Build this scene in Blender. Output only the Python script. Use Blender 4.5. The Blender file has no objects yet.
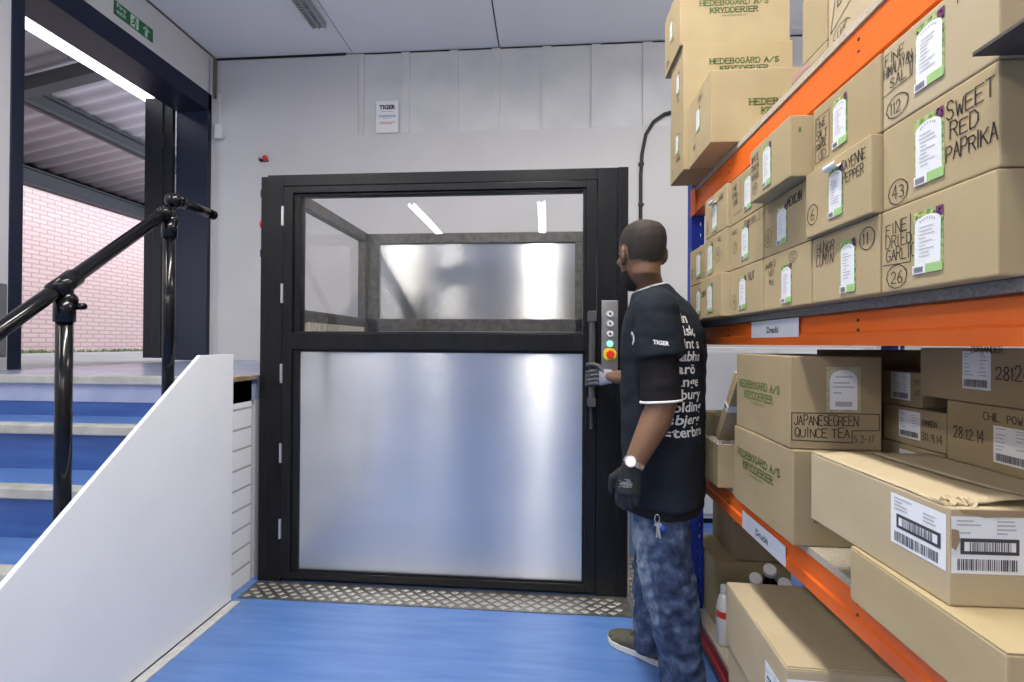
import bpy, bmesh, math, random
from mathutils import Vector, Matrix, noise
from mathutils.bvhtree import BVHTree
random.seed(7)
SC = bpy.context.scene
COL = SC.collection
V = Vector
PI = math.pi

# ------------------------------------------------------------------ camera
F = 455.0; TH = math.atan(34/F); PH = math.atan(2.5/F); RO = .006; EYE = 1.3
fw = V((-math.sin(TH)*math.cos(PH), math.cos(TH)*math.cos(PH), math.sin(PH)))
r0 = V((math.cos(TH), math.sin(TH), 0)); u0 = r0.cross(fw)
rc = r0*math.cos(RO)+u0*math.sin(RO); uc = -r0*math.sin(RO)+u0*math.cos(RO)
cd = bpy.data.cameras.new('camera'); cam = bpy.data.objects.new('camera', cd); COL.objects.link(cam)
cd.sensor_width = 36; cd.lens = 36*F/1024; cd.clip_start = .02; cd.clip_end = 200
cam.matrix_world = Matrix(((rc.x, uc.x, -fw.x, 0), (rc.y, uc.y, -fw.y, 0), (rc.z, uc.z, -fw.z, EYE), (0, 0, 0, 1)))
SC.camera = cam
SC.view_settings.view_transform = 'Standard'; SC.view_settings.look = 'None'
SC.view_settings.gamma = 1; SC.view_settings.use_curve_mapping = False
SC.view_settings.exposure = -.80
SC.cycles.use_denoising = True
SC.cycles.max_bounces = 10; SC.cycles.diffuse_bounces = 5; SC.cycles.glossy_bounces = 5
SC.cycles.transparent_max_bounces = 12
SC.cycles.sample_clamp_indirect = 6

# ------------------------------------------------------------------ materials
def mat(name, col, rough=.6, metal=0, noise_scale=None, col2=None, stretch=(1, 1, 1), bump=0, bump_scale=None, spec=.5,
        detail=4, lo=.35, hi=.65, emit=None, es=0, aniso=0, coat=0):
    m = bpy.data.materials.new(name); m.use_nodes = True
    nt = m.node_tree; b = nt.nodes['Principled BSDF']
    b.inputs['Base Color'].default_value = (*col, 1); b.inputs['Roughness'].default_value = rough
    b.inputs['Metallic'].default_value = metal; b.inputs['Specular IOR Level'].default_value = spec
    if coat: b.inputs['Coat Weight'].default_value = coat; b.inputs['Coat Roughness'].default_value = .15
    tc = nt.nodes.new('ShaderNodeTexCoord'); mp = nt.nodes.new('ShaderNodeMapping')
    mp.inputs['Scale'].default_value = stretch; nt.links.new(tc.outputs['Object'], mp.inputs['Vector'])
    if noise_scale:
        n = nt.nodes.new('ShaderNodeTexNoise'); n.inputs['Scale'].default_value = noise_scale; n.inputs['Detail'].default_value = detail
        nt.links.new(mp.outputs[0], n.inputs['Vector'])
        r = nt.nodes.new('ShaderNodeValToRGB'); r.color_ramp.elements[0].position = lo; r.color_ramp.elements[1].position = hi
        r.color_ramp.elements[0].color = (*col, 1); r.color_ramp.elements[1].color = (*(col2 or col), 1)
        nt.links.new(n.outputs['Fac'], r.inputs['Fac']); nt.links.new(r.outputs['Color'], b.inputs['Base Color'])
    if bump:
        n2 = nt.nodes.new('ShaderNodeTexNoise'); n2.inputs['Scale'].default_value = bump_scale or 60; n2.inputs['Detail'].default_value = 3
        nt.links.new(mp.outputs[0], n2.inputs['Vector'])
        bp = nt.nodes.new('ShaderNodeBump'); bp.inputs['Strength'].default_value = bump; bp.inputs['Distance'].default_value = .004
        nt.links.new(n2.outputs['Fac'], bp.inputs['Height']); nt.links.new(bp.outputs[0], b.inputs['Normal'])
    if emit:
        b.inputs['Emission Color'].default_value = (*emit, 1); b.inputs['Emission Strength'].default_value = es
    if aniso:
        b.inputs['Anisotropic'].default_value = aniso
        cx = nt.nodes.new('ShaderNodeCombineXYZ'); cx.inputs[2].default_value = 1
        nt.links.new(cx.outputs[0], b.inputs['Tangent'])
    return m

def brick_mat(name, c1, c2, mortar, bw, rh, ms, axes, rough=.8, bump=.6):
    m = bpy.data.materials.new(name); m.use_nodes = True
    nt = m.node_tree; b = nt.nodes['Principled BSDF']; b.inputs['Roughness'].default_value = rough
    tc = nt.nodes.new('ShaderNodeTexCoord'); sp = nt.nodes.new('ShaderNodeSeparateXYZ'); cb = nt.nodes.new('ShaderNodeCombineXYZ')
    nt.links.new(tc.outputs['Object'], sp.inputs[0])
    nt.links.new(sp.outputs[axes[0]], cb.inputs[0]); nt.links.new(sp.outputs[axes[1]], cb.inputs[1])
    t = nt.nodes.new('ShaderNodeTexBrick'); t.inputs['Scale'].default_value = 1
    t.inputs['Brick Width'].default_value = bw; t.inputs['Row Height'].default_value = rh; t.inputs['Mortar Size'].default_value = ms
    t.inputs['Color1'].default_value = (*c1, 1); t.inputs['Color2'].default_value = (*c2, 1); t.inputs['Mortar'].default_value = (*mortar, 1)
    nt.links.new(cb.outputs[0], t.inputs['Vector']); nt.links.new(t.outputs['Color'], b.inputs['Base Color'])
    bp = nt.nodes.new('ShaderNodeBump'); bp.inputs['Strength'].default_value = bump; bp.inputs['Distance'].default_value = .006; bp.invert = True
    nt.links.new(t.outputs['Fac'], bp.inputs['Height']); nt.links.new(bp.outputs[0], b.inputs['Normal'])
    return m

def glass_mat(name, tint=(.997, .998, .998)):
    m = bpy.data.materials.new(name); m.use_nodes = True
    nt = m.node_tree; nt.nodes.clear()
    o = nt.nodes.new('ShaderNodeOutputMaterial'); t = nt.nodes.new('ShaderNodeBsdfTransparent'); g = nt.nodes.new('ShaderNodeBsdfGlossy')
    t.inputs['Color'].default_value = (*tint, 1); g.inputs['Roughness'].default_value = .01
    lw_ = nt.nodes.new('ShaderNodeLayerWeight'); lw_.inputs['Blend'].default_value = .5
    pw = nt.nodes.new('ShaderNodeMath'); pw.operation = 'POWER'; pw.inputs[1].default_value = 5
    nt.links.new(lw_.outputs['Facing'], pw.inputs[0])
    ad = nt.nodes.new('ShaderNodeMath'); ad.operation = 'MULTIPLY_ADD'; ad.inputs[1].default_value = .9; ad.inputs[2].default_value = .04
    nt.links.new(pw.outputs[0], ad.inputs[0])
    mx = nt.nodes.new('ShaderNodeMixShader')
    nt.links.new(ad.outputs[0], mx.inputs[0])
    nt.links.new(t.outputs[0], mx.inputs[1]); nt.links.new(g.outputs[0], mx.inputs[2]); nt.links.new(mx.outputs[0], o.inputs[0])
    return m

WHITEWALL = mat('white_wall_paint', (.575, .57, .575), .55, noise_scale=1.2, col2=(.615, .61, .615), bump=.15, bump_scale=40)
OLDWALL = mat('old_batten_paint', (.58, .59, .60), .6, noise_scale=3, col2=(.66, .66, .66), bump=.3, bump_scale=14)
CEIL = mat('ceiling_paint', (.88, .89, .94), .7, noise_scale=.8, col2=(.91, .92, .96))
DARKGAP = mat('dark_gap', (.02, .02, .022), .9)
VINYL = mat('blue_vinyl', (.070, .155, .40), .33, noise_scale=9, col2=(.105, .208, .47), stretch=(.35, 3, 1), detail=8, lo=.3, hi=.7, spec=.5)
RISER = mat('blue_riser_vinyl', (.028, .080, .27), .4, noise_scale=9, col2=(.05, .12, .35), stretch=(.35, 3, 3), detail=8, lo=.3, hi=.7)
LANDV = mat('landing_vinyl_sheen', (.31, .36, .53), .25, noise_scale=5, col2=(.39, .44, .61))  # sky reflection on the landing is put into this paler blue
NOSING = mat('nosing_strip', (.36, .36, .33), .55, noise_scale=12, col2=(.47, .47, .44))
WHITEPANEL = mat('white_board', (.78, .80, .81), .4, noise_scale=4, col2=(.81, .83, .84))
BLOCK = brick_mat('painted_block', (.78, .79, .80), (.80, .80, .81), (.40, .40, .41), .44, .105, .006, ('Y', 'Z'))
PINKBRICK = brick_mat('pink_brick', (.62, .41, .38), (.66, .45, .42), (.44, .30, .29), .225, .075, .011, ('Y', 'Z'), bump=.3)
BLACKSTEEL = mat('black_painted_steel', (.006, .007, .011), .36, noise_scale=20, col2=(.009, .010, .015), spec=.3)
PORTALSTEEL = mat('sky_tinted_portal', (.007, .011, .030), .36, spec=.35)  # black portal steel, with the sky's blue reflection mixed into the colour
LIFTBLACK = mat('lift_frame_black', (.007, .0075, .009), .34, noise_scale=40, col2=(.011, .0115, .0135), stretch=(1, 1, .1), spec=.2)
TUBEBLACK = mat('black_tube_paint', (.005, .005, .006), .15, spec=.35)
STEEL = mat('brushed_steel', (.66, .665, .67), .25, 1, noise_scale=3, col2=(.60, .61, .62), stretch=(.4, 1, 1.2), aniso=1.0, detail=6)
PLAINSTEEL = mat('satin_steel', (.55, .55, .56), .38, 1)
HINGE = mat('hinge_metal', (.62, .62, .62), .35, .9)
CHECK = mat('checker_plate_metal', (.20, .19, .175), .42, .85, noise_scale=30, col2=(.30, .29, .27))
CHECKHI = mat('worn_plate_lozenge', (.55, .54, .51), .38, .85)
GLASS = glass_mat('clear_glass')
OLDFRAME = mat('cabin_frame_grey', (.04, .038, .035), .45, noise_scale=25, col2=(.085, .08, .072), bump=.2)
ORANGE = mat('orange_beam_paint', (.78, .135, .012), .38, noise_scale=6, col2=(.82, .155, .02))
REDBEAM = mat('red_beam_paint', (.30, .022, .018), .45)
BLUEUP = mat('blue_upright_paint', (.015, .05, .42), .4)
CHIP = mat('chipboard', (.40, .35, .27), .85, noise_scale=180, col2=(.52, .46, .36), bump=.3, bump_scale=200)
DIRTY = mat('grey_chipboard', (.15, .14, .12), .85, noise_scale=180, col2=(.24, .225, .2), bump=.3, bump_scale=200)
CARD = []
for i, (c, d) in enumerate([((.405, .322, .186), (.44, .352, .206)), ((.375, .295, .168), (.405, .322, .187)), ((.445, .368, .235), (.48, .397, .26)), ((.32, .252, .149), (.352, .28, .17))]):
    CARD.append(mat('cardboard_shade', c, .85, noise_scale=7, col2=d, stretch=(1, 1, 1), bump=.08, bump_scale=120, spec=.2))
CARDDARK = mat('cardboard_inside', (.30, .21, .125), .9)
TAPE = mat('packing_tape', (.50, .37, .22), .3)
PAPER = mat('label_paper', (.80, .82, .84), .5)
LEAFY = mat('label_leaf_print', (.12, .26, .05), .5, noise_scale=120, col2=(.42, .55, .22), lo=.4, hi=.6)
LIME = mat('label_lime_print', (.34, .56, .22), .5)
PURPLE = mat('label_purple_print', (.14, .04, .12), .5)
PRINTGREY = mat('label_grey_print', (.42, .43, .46), .6)
INK = mat('black_ink', (.035, .03, .026), .6)
BARS = mat('barcode_ink', (.05, .05, .06), .6)
GREENINK = mat('green_carton_print', (.09, .16, .05), .8)
LIMEINK = mat('light_green_carton_print', (.12, .18, .045), .8)
BLUEPRINT = mat('blue_print', (.10, .16, .35), .6)
REDPRINT = mat('red_print', (.45, .08, .08), .6)
SIGNGREEN = mat('sign_green', (.01, .13, .05), .4)
SIGNWHITE = mat('sign_white', (.55, .70, .58), .4)
PLASTICW = mat('white_plastic', (.68, .69, .70), .4)
RED = mat('red_plastic', (.70, .03, .02), .35)
YELLOW = mat('yellow_plastic', (.85, .60, .02), .4)
GREENLAMP = mat('lit_green_button', (.2, .9, .5), .3, emit=(.35, 1, .6), es=1.6)
GRIP = mat('grey_rubber_grip', (.05, .052, .055), .5)
TUBELIGHT = mat('fluorescent_tube', (1, 1, 1), .4, emit=(1, .96, .90), es=60)
OUTTUBE = mat('outdoor_fluorescent', (1, 1, 1), .4, emit=(.97, .98, 1), es=6)
FIXT = mat('fixture_white', (.75, .75, .75), .4)
LOUVRE = mat('louvre_grey', (.28, .29, .31), .5)
CORR = mat('corrugated_sheet', (.31, .26, .28), .5, .1, noise_scale=1.5, col2=(.37, .32, .34))
CANOPYSTEEL = mat('canopy_steel', (.05, .048, .052), .6)
CONC = mat('yard_concrete', (.5, .49, .48), .8, noise_scale=4, col2=(.58, .57, .55))
WEED = mat('weed_green', (.10, .16, .05), .8, noise_scale=30, col2=(.2, .28, .1))
SKIN = mat('brown_skin', (.15, .080, .045), .48, noise_scale=18, col2=(.185, .10, .058), spec=.4)
HAIR = mat('cropped_dark_hair', (.016, .011, .008), .75, noise_scale=14, col2=(.034, .019, .013), lo=.45, hi=.75, bump=.7, bump_scale=260)
BEARD = mat('dark_beard', (.013, .009, .007), .8, bump=.6, bump_scale=260)
EYEW = mat('eye_white', (.7, .68, .65), .2)
EYED = mat('eye_dark', (.02, .012, .008), .2)
LIP = mat('lip_skin', (.17, .065, .05), .5)
SHIRT = mat('navy_tee_cotton', (.0075, .0115, .0175), .85, noise_scale=6, col2=(.0105, .016, .024), bump=.35, bump_scale=28, spec=.25)
UNDER = mat('charcoal_cotton', (.011, .010, .0115), .9, bump=.3, bump_scale=30, spec=.2)
WHITECLOTH = mat('white_cotton', (.75, .75, .74), .8)
GLOVEB = mat('black_coated_glove', (.012, .012, .013), .65, bump=.4, bump_scale=120)
GLOVEG = mat('grey_knit_glove', (.26, .27, .33), .85, bump=.4, bump_scale=200)
GLOVEC = mat('dark_grey_glove_coating', (.045, .047, .052), .6)
SHOE = mat('olive_canvas', (.055, .05, .033), .75, noise_scale=60, col2=(.085, .078, .05))
SOLE = mat('pale_rubber', (.55, .56, .55), .6)
WATCH = mat('watch_steel', (.7, .7, .7), .25, 1)
DIAL = mat('watch_dial', (.75, .75, .72), .3)
KEYBLUE = mat('blue_key_tag', (.02, .08, .5), .3)
CABLE = mat('black_cable_sheath', (.01, .01, .011), .5)
ALU = mat('pale_metal_edge', (.62, .58, .48), .4, .5)
WOODEDGE = mat('worn_wood_edge', (.36, .27, .15), .6, noise_scale=20, col2=(.18, .13, .08))
PLASTIC = None
def poly_mat():
    m = mat('clear_film', (.8, .8, .82), .12); b = m.node_tree.nodes['Principled BSDF']; b.inputs['Alpha'].default_value = .35; return m
FILM = poly_mat()

def denim():
    m = bpy.data.materials.new('washed_denim'); m.use_nodes = True
    nt = m.node_tree; b = nt.nodes['Principled BSDF']; b.inputs['Roughness'].default_value = .85; b.inputs['Specular IOR Level'].default_value = .2
    tc = nt.nodes.new('ShaderNodeTexCoord')
    def nz(s, d, st=(1, 1, 1)):
        mp = nt.nodes.new('ShaderNodeMapping'); mp.inputs['Scale'].default_value = st; nt.links.new(tc.outputs['Object'], mp.inputs[0])
        n = nt.nodes.new('ShaderNodeTexNoise'); n.inputs['Scale'].default_value = s; n.inputs['Detail'].default_value = d; n.inputs['Roughness'].default_value = .65
        nt.links.new(mp.outputs[0], n.inputs['Vector']); return n
    a = nz(20, 8, (1, 1, .8))
    at = nt.nodes.new('ShaderNodeAttribute'); at.attribute_name = 'wear'
    ad = nt.nodes.new('ShaderNodeMath'); ad.operation = 'ADD'; nt.links.new(a.outputs['Fac'], ad.inputs[0]); nt.links.new(at.outputs['Fac'], ad.inputs[1])
    r = nt.nodes.new('ShaderNodeValToRGB'); e = r.color_ramp.elements
    e[0].position = .34; e[0].color = (.014, .021, .045, 1); e[1].position = 1.0; e[1].color = (.40, .46, .48, 1)
    x = r.color_ramp.elements.new(.52); x.color = (.040, .062, .125, 1)
    x = r.color_ramp.elements.new(.68); x.color = (.115, .155, .225, 1)
    nt.links.new(ad.outputs[0], r.inputs['Fac']); nt.links.new(r.outputs[0], b.inputs['Base Color'])
    n2 = nz(90, 3); bp = nt.nodes.new('ShaderNodeBump'); bp.inputs['Strength'].default_value = .35; bp.inputs['Distance'].default_value = .003
    nt.links.new(n2.outputs['Fac'], bp.inputs['Height']); nt.links.new(bp.outputs[0], b.inputs['Normal'])
    return m
DENIM = denim()

# ------------------------------------------------------------------ mesh helpers
class MB:
    def __init__(s): s.v = []; s.f = []; s.m = []
    def add(s, vs, fs, m=0):
        k = len(s.v); s.v += [tuple(p) for p in vs]; s.f += [tuple(i+k for i in f) for f in fs]; s.m += [m]*len(fs); return s
    def box(s, x0, x1, y0, y1, z0, z1, m=0):
        vs = [(x, y, z) for z in (z0, z1) for y in (y0, y1) for x in (x0, x1)]
        return s.add(vs, [(0, 2, 3, 1), (4, 5, 7, 6), (0, 1, 5, 4), (2, 6, 7, 3), (0, 4, 6, 2), (1, 3, 7, 5)], m)
    def obox(s, c, ax, ay, az, m=0):
        c = V(c); ax = V(ax); ay = V(ay); az = V(az)
        vs = [c+ax*i+ay*j+az*k for k in (-1, 1) for j in (-1, 1) for i in (-1, 1)]
        return s.add(vs, [(0, 2, 3, 1), (4, 5, 7, 6), (0, 1, 5, 4), (2, 6, 7, 3), (0, 4, 6, 2), (1, 3, 7, 5)], m)
    def ring_loft(s, rings, m=0, cap=True):
        n = len(rings[0]); k = len(s.v); fs = []
        vs = [p for r in rings for p in r]
        for i in range(len(rings)-1):
            for j in range(n):
                a = i*n+j; b = i*n+(j+1) % n
                fs.append((a, b, b+n, a+n))
        if cap: fs.append(tuple(range(n-1, -1, -1))); fs.append(tuple(range((len(rings)-1)*n, len(rings)*n)))
        return s.add(vs, fs, m)
    def tube(s, pts, r, seg=12, m=0, cap=True):
        pts = [V(p) for p in pts]; n = len(pts)
        rs = r if isinstance(r, (list, tuple)) else [r]*n
        rings = []; up = None
        for i, p in enumerate(pts):
            t = (pts[min(i+1, n-1)]-pts[max(i-1, 0)]).normalized()
            if up is None:
                up = t.orthogonal().normalized()
            up = (up-t*up.dot(t)).normalized(); w = t.cross(up)
            rings.append([p+(up*math.cos(2*PI*j/seg)+w*math.sin(2*PI*j/seg))*rs[i] for j in range(seg)])
        return s.ring_loft(rings, m, cap)
    def cyl(s, a, b, r, seg=16, m=0, r2=None): return s.tube([a, b], [r, r2 if r2 is not None else r], seg, m)
    def ball(s, c, rx, ry=None, rz=None, m=0, seg=14, X=V((1, 0, 0)), Y=V((0, 1, 0)), Z=V((0, 0, 1))):
        ry = ry or rx; rz = rz or rx; c = V(c); rings = []
        for i in range(1, seg):
            a = -PI/2+PI*i/seg
            rings.append([c+X*(rx*math.cos(a)*math.cos(2*PI*j/seg))+Y*(ry*math.cos(a)*math.sin(2*PI*j/seg))+Z*(rz*math.sin(a)) for j in range(seg)])
        return s.ring_loft(rings, m)
    def prism(s, poly, d, m=0):
        n = len(poly); d = V(d); vs = [V(p) for p in poly]+[V(p)+d for p in poly]
        fs = [tuple(range(n-1, -1, -1)), tuple(range(n, 2*n))]+[(i, (i+1) % n, (i+1) % n+n, i+n) for i in range(n)]
        return s.add(vs, fs, m)
    def build(s, name, mats, parent=None, bevel=0, smooth=False, loc=None, seg=2, recalc=True):
        me = bpy.data.meshes.new(name); me.from_pydata(s.v, [], s.f)
        for mm in (mats if isinstance(mats, (list, tuple)) else [mats]): me.materials.append(mm)
        for p, i in zip(me.polygons, s.m): p.material_index = i
        if recalc:
            bm = bmesh.new(); bm.from_mesh(me); bmesh.ops.recalc_face_normals(bm, faces=bm.faces)
            if bevel:
                ed = [e for e in bm.edges if len(e.link_faces) == 2 and e.calc_face_angle(0) > .6]
                bmesh.ops.bevel(bm, geom=ed, offset=bevel, segments=seg, affect='EDGES', profile=.5, clamp_overlap=True)
            bm.to_mesh(me); bm.free()
        if smooth:
            for p in me.polygons: p.use_smooth = True
        o = bpy.data.objects.new(name, me); COL.objects.link(o)
        if loc is not None: o.location = loc
        if parent is not None: o.parent = parent
        return o

def tag(o, label=None, cat=None, group=None, kind=None):
    if label: o['label'] = label
    if cat: o['category'] = cat
    if group: o['group'] = group
    if kind: o['kind'] = kind
    return o
def empty(name, loc=(0, 0, 0), rz=0):
    o = bpy.data.objects.new(name, None); COL.objects.link(o); o.location = loc; o.rotation_euler = (0, 0, rz); o.empty_display_size = .1
    return o
def struct(name, mb, m, **k): return tag(mb.build(name, m, **k), kind='structure')
def shift(mb, d):
    mb.v = [(x-d[0], y-d[1], z-d[2]) for x, y, z in mb.v]; return mb

# 2-D drawing lists: polys = [(points, material_index, layer)]
def ribbon(pts, w):
    out = []
    for a, b in zip(pts, pts[1:]):
        dx = b[0]-a[0]; dy = b[1]-a[1]; L = math.hypot(dx, dy) or 1e-6
        ex = dx/L*w*.5; ey = dy/L*w*.5; nx = -ey; ny = ex
        a2 = (a[0]-ex*.6, a[1]-ey*.6); b2 = (b[0]+ex*.6, b[1]+ey*.6)
        out.append([(a2[0]-nx, a2[1]-ny), (b2[0]-nx, b2[1]-ny), (b2[0]+nx, b2[1]+ny), (a2[0]+nx, a2[1]+ny)])
    return out
G = {'A': ['00 57', None, '57 A0', None, '23 83'], }
STROKES = {
 'A': [[(0, 0), (.5, 1), (1, 0)], [(.2, .4), (.8, .4)]], 'B': [[(0, 0), (0, 1), (.7, 1), (.9, .78), (.7, .55), (0, .55)], [(.7, .55), (1, .28), (.75, 0), (0, 0)]],
 'C': [[(1, .85), (.7, 1), (.3, 1), (0, .7), (0, .3), (.3, 0), (.7, 0), (1, .15)]], 'D': [[(0, 0), (0, 1), (.6, 1), (1, .7), (1, .3), (.6, 0), (0, 0)]],
 'E': [[(1, 1), (0, 1), (0, 0), (1, 0)], [(0, .52), (.75, .52)]], 'F': [[(1, 1), (0, 1), (0, 0)], [(0, .52), (.75, .52)]],
 'G': [[(1, .85), (.7, 1), (.3, 1), (0, .7), (0, .3), (.3, 0), (.7, 0), (1, .2), (1, .45), (.6, .45)]], 'H': [[(0, 0), (0, 1)], [(1, 0), (1, 1)], [(0, .5), (1, .5)]],
 'I': [[(.5, 0), (.5, 1)]], 'J': [[(.9, 1), (.9, .25), (.6, 0), (.3, 0), (.05, .25)]], 'K': [[(0, 0), (0, 1)], [(1, 1), (0, .45)], [(.3, .6), (1, 0)]],
 'L': [[(0, 1), (0, 0), (1, 0)]], 'M': [[(0, 0), (0, 1), (.5, .35), (1, 1), (1, 0)]], 'N': [[(0, 0), (0, 1), (1, 0), (1, 1)]],
 'O': [[(.5, 1), (.15, .85), (0, .5), (.15, .15), (.5, 0), (.85, .15), (1, .5), (.85, .85), (.5, 1)]], 'P': [[(0, 0), (0, 1), (.7, 1), (1, .77), (.7, .5), (0, .5)]],
 'Q': [[(.5, 1), (.15, .85), (0, .5), (.15, .15), (.5, 0), (.85, .15), (1, .5), (.85, .85), (.5, 1)], [(.6, .3), (1, -.05)]],
 'R': [[(0, 0), (0, 1), (.7, 1), (1, .77), (.7, .52), (0, .52)], [(.5, .52), (1, 0)]], 'S': [[(.95, .85), (.65, 1), (.25, .98), (.05, .75), (.3, .54), (.75, .46), (.97, .22), (.7, 0), (.3, 0), (.02, .17)]],
 'T': [[(0, 1), (1, 1)], [(.5, 1), (.5, 0)]], 'U': [[(0, 1), (0, .25), (.3, 0), (.7, 0), (1, .25), (1, 1)]], 'V': [[(0, 1), (.5, 0), (1, 1)]],
 'W': [[(0, 1), (.25, 0), (.5, .65), (.75, 0), (1, 1)]], 'X': [[(0, 0), (1, 1)], [(0, 1), (1, 0)]], 'Y': [[(0, 1), (.5, .5), (1, 1)], [(.5, .5), (.5, 0)]],
 'Z': [[(0, 1), (1, 1), (0, 0), (1, 0)]], '1': [[(.3, .8), (.55, 1), (.55, 0)]], '2': [[(.05, .75), (.25, .98), (.7, 1), (.92, .75), (.7, .45), (0, 0), (1, 0)]],
 '3': [[(.05, .88), (.4, 1), (.85, .85), (.8, .62), (.4, .52), (.9, .38), (.9, .12), (.45, 0), (0, .12)]], '4': [[(.7, 0), (.7, 1), (0, .35), (1, .35)]],
 '5': [[(.9, 1), (.15, 1), (.1, .55), (.6, .6), (.95, .35), (.7, .02), (.05, .08)]], '6': [[(.8, 1), (.25, .7), (.02, .3), (.3, 0), (.75, 0), (.95, .28), (.7, .5), (.2, .42)]],
 '7': [[(0, 1), (1, 1), (.4, 0)]], '8': [[(.5, .54), (.1, .75), (.3, 1), (.7, 1), (.9, .75), (.5, .54), (.03, .28), (.3, 0), (.7, 0), (.97, .28), (.5, .54)]],
 '9': [[(.9, .62), (.5, .48), (.1, .7), (.3, 1), (.75, 1), (.92, .65), (.75, 0)]], '0': [[(.5, 1), (.1, .8), (.05, .3), (.4, 0), (.85, .2), (.92, .75), (.5, 1)]],
 '.': [[(.4, 0), (.5, .06)]], '/': [[(0, 0), (1, 1)]], '-': [[(.15, .45), (.85, .45)]], ',': [[(.5, .1), (.35, -.12)]], ' ': [],
 'Å': [[(0, 0), (.5, .86), (1, 0)], [(.2, .34), (.8, .34)], [(.5, .9), (.4, 1.03), (.5, 1.15), (.6, 1.03), (.5, .9)]], '\u00b7': [[(.4, .5), (.55, .5)]],
}
def write(txt, u, v, h, w=None, gap=.32, lw=None, jit=0., slant=0., rise=0., mi=0, serif=False, layer=0):
    w = w or h*.62; lw = (lw or h*.13)*(.78 if not serif else 1); out = []; x = u
    for ch in txt:
        cw = w*(.4 if ch in 'I1.,·' else .55 if ch == ' ' else 1)
        a = random.uniform(-jit, jit); b = random.uniform(-jit, jit); sc = 1+random.uniform(-jit, jit)
        for st in STROKES.get(ch, STROKES.get(ch.upper(), [])):
            P = [(x+cw*px+slant*h*py+a*h*.25, v+h*py*sc+b*h*.3+rise*(x-u)) for px, py in st]
            for q in ribbon(P, lw): out.append((q, mi, layer))
            if serif and ch not in 'OQCGSÅ/.0':
                for q in (P[0], P[-1]):
                    out.append(([(q[0]-lw*1.1, q[1]-lw*.35), (q[0]+lw*1.1, q[1]-lw*.35), (q[0]+lw*1.1, q[1]+lw*.35), (q[0]-lw*1.1, q[1]+lw*.35)], mi, layer))
        x += cw+w*gap
    return out
def wlen(txt, h, w=None, gap=.32):
    w = w or h*.62
    return sum(w*(.4 if ch in 'I1.,·' else .55 if ch == ' ' else 1)+w*gap for ch in txt)-w*gap
def rect(u0, v0, u1, v1, mi=0, layer=0): return [([(u0, v0), (u1, v0), (u1, v1), (u0, v1)], mi, layer)]
def circ(u, v, ru, rv, lw, mi=0, n=20):
    p = [(u+ru*math.cos(2*PI*i/n+.4)*(1+.05*math.sin(3*i)), v+rv*math.sin(2*PI*i/n+.4)) for i in range(n)]+[(u+ru*1.05*math.cos(.4), v+rv*math.sin(.5))]
    return [(q, mi, 0) for q in ribbon(p, lw)]
def lines(pts, lw, mi=0): return [(q, mi, 0) for q in ribbon(pts, lw)]

def draw(name, polys, mats, fmap, parent, base=.0007, step=.0005):
    mb = MB()
    for pts, mi, ly in polys:
        mb.add([fmap(u, v, base+step*ly) for u, v in pts], [tuple(range(len(pts)))], mi)
    return mb.build(name, mats, parent, recalc=False)

def font_polys(body, size, bold=0., align='LEFT', spacing=1.0):
    cu = bpy.data.curves.new('lettering', 'FONT'); cu.body = body; cu.size = size; cu.offset = bold; cu.align_x = align; cu.space_line = spacing
    cu.resolution_u = 3; cu.fill_mode = 'FRONT'
    o = bpy.data.objects.new('lettering', cu); COL.objects.link(o)
    dg = bpy.context.evaluated_depsgraph_get(); dg.update()
    me = bpy.data.meshes.new_from_object(o.evaluated_get(dg))
    vs = [(p.co.x, p.co.y) for p in me.vertices]; fs = [tuple(p.vertices) for p in me.polygons]
    bpy.data.objects.remove(o); bpy.data.meshes.remove(me); bpy.data.curves.remove(cu)
    return vs, fs
def font_draw(name, body, size, m, fmap, parent, u=0, v=0, bold=0., align='LEFT', spacing=1.0, sx=1, eps=.0012):
    vs, fs = font_polys(body, size, bold, align, spacing)
    mb = MB(); mb.add([fmap(u+x*sx, v+y, eps) for x, y in vs], fs)
    return mb.build(name, m, parent, recalc=False)

# ------------------------------------------------------------------ room shell
LX, BY, CZ, LZ = -3.37, 4.4, 4.18, 1.115
struct('floor', MB().box(LX-.3, 3.2, -7, BY+.2, -.12, 0), VINYL)
struct('ceiling', MB().box(LX-.05, 3.2, -7, BY+.2, CZ, CZ+.12), CEIL)
# back wall: recessed battened panel high on the right, plain wall left, lower wall proud
wb = MB(); wb.box(LX-.3, 3.2, BY, BY+.2, 0, CZ)
wb.box(LX, -1.87, BY-.022, BY, 0, CZ-.012); wb.box(-1.87, 3.2, BY-.022, BY, 0, 3.365)
struct('wall_back', wb, WHITEWALL)
bt = MB(); bt.box(-1.868, 3.1, BY-.006, BY-.0005, 3.367, CZ-.012)
for x0 in (-1.868, -1.44, -.955, -.545, -.05, .42, .905, 1.38, 1.85):
    bt.box(x0, x0+(.05 if x0 < -1.8 else .085), BY-.02, BY-.006, 3.367, CZ-.012)
struct('trim_1', bt, OLDWALL)
g = MB(); g.box(LX, -2.0, BY-.03, BY-.0225, CZ-.022, CZ-.001); g.box(-2.0, 3.1, BY-.012, BY-.0065, CZ-.012, CZ-.001)
struct('trim_2', g, DARKGAP)
g = MB(); g.box(-1.935, -1.931, 1.5, 4.37, CZ-.002, CZ-.0002); g.box(-.475, -.464, 1.5, 4.38, CZ-.002, CZ-.0002)
struct('trim_3', g, DARKGAP)
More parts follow.
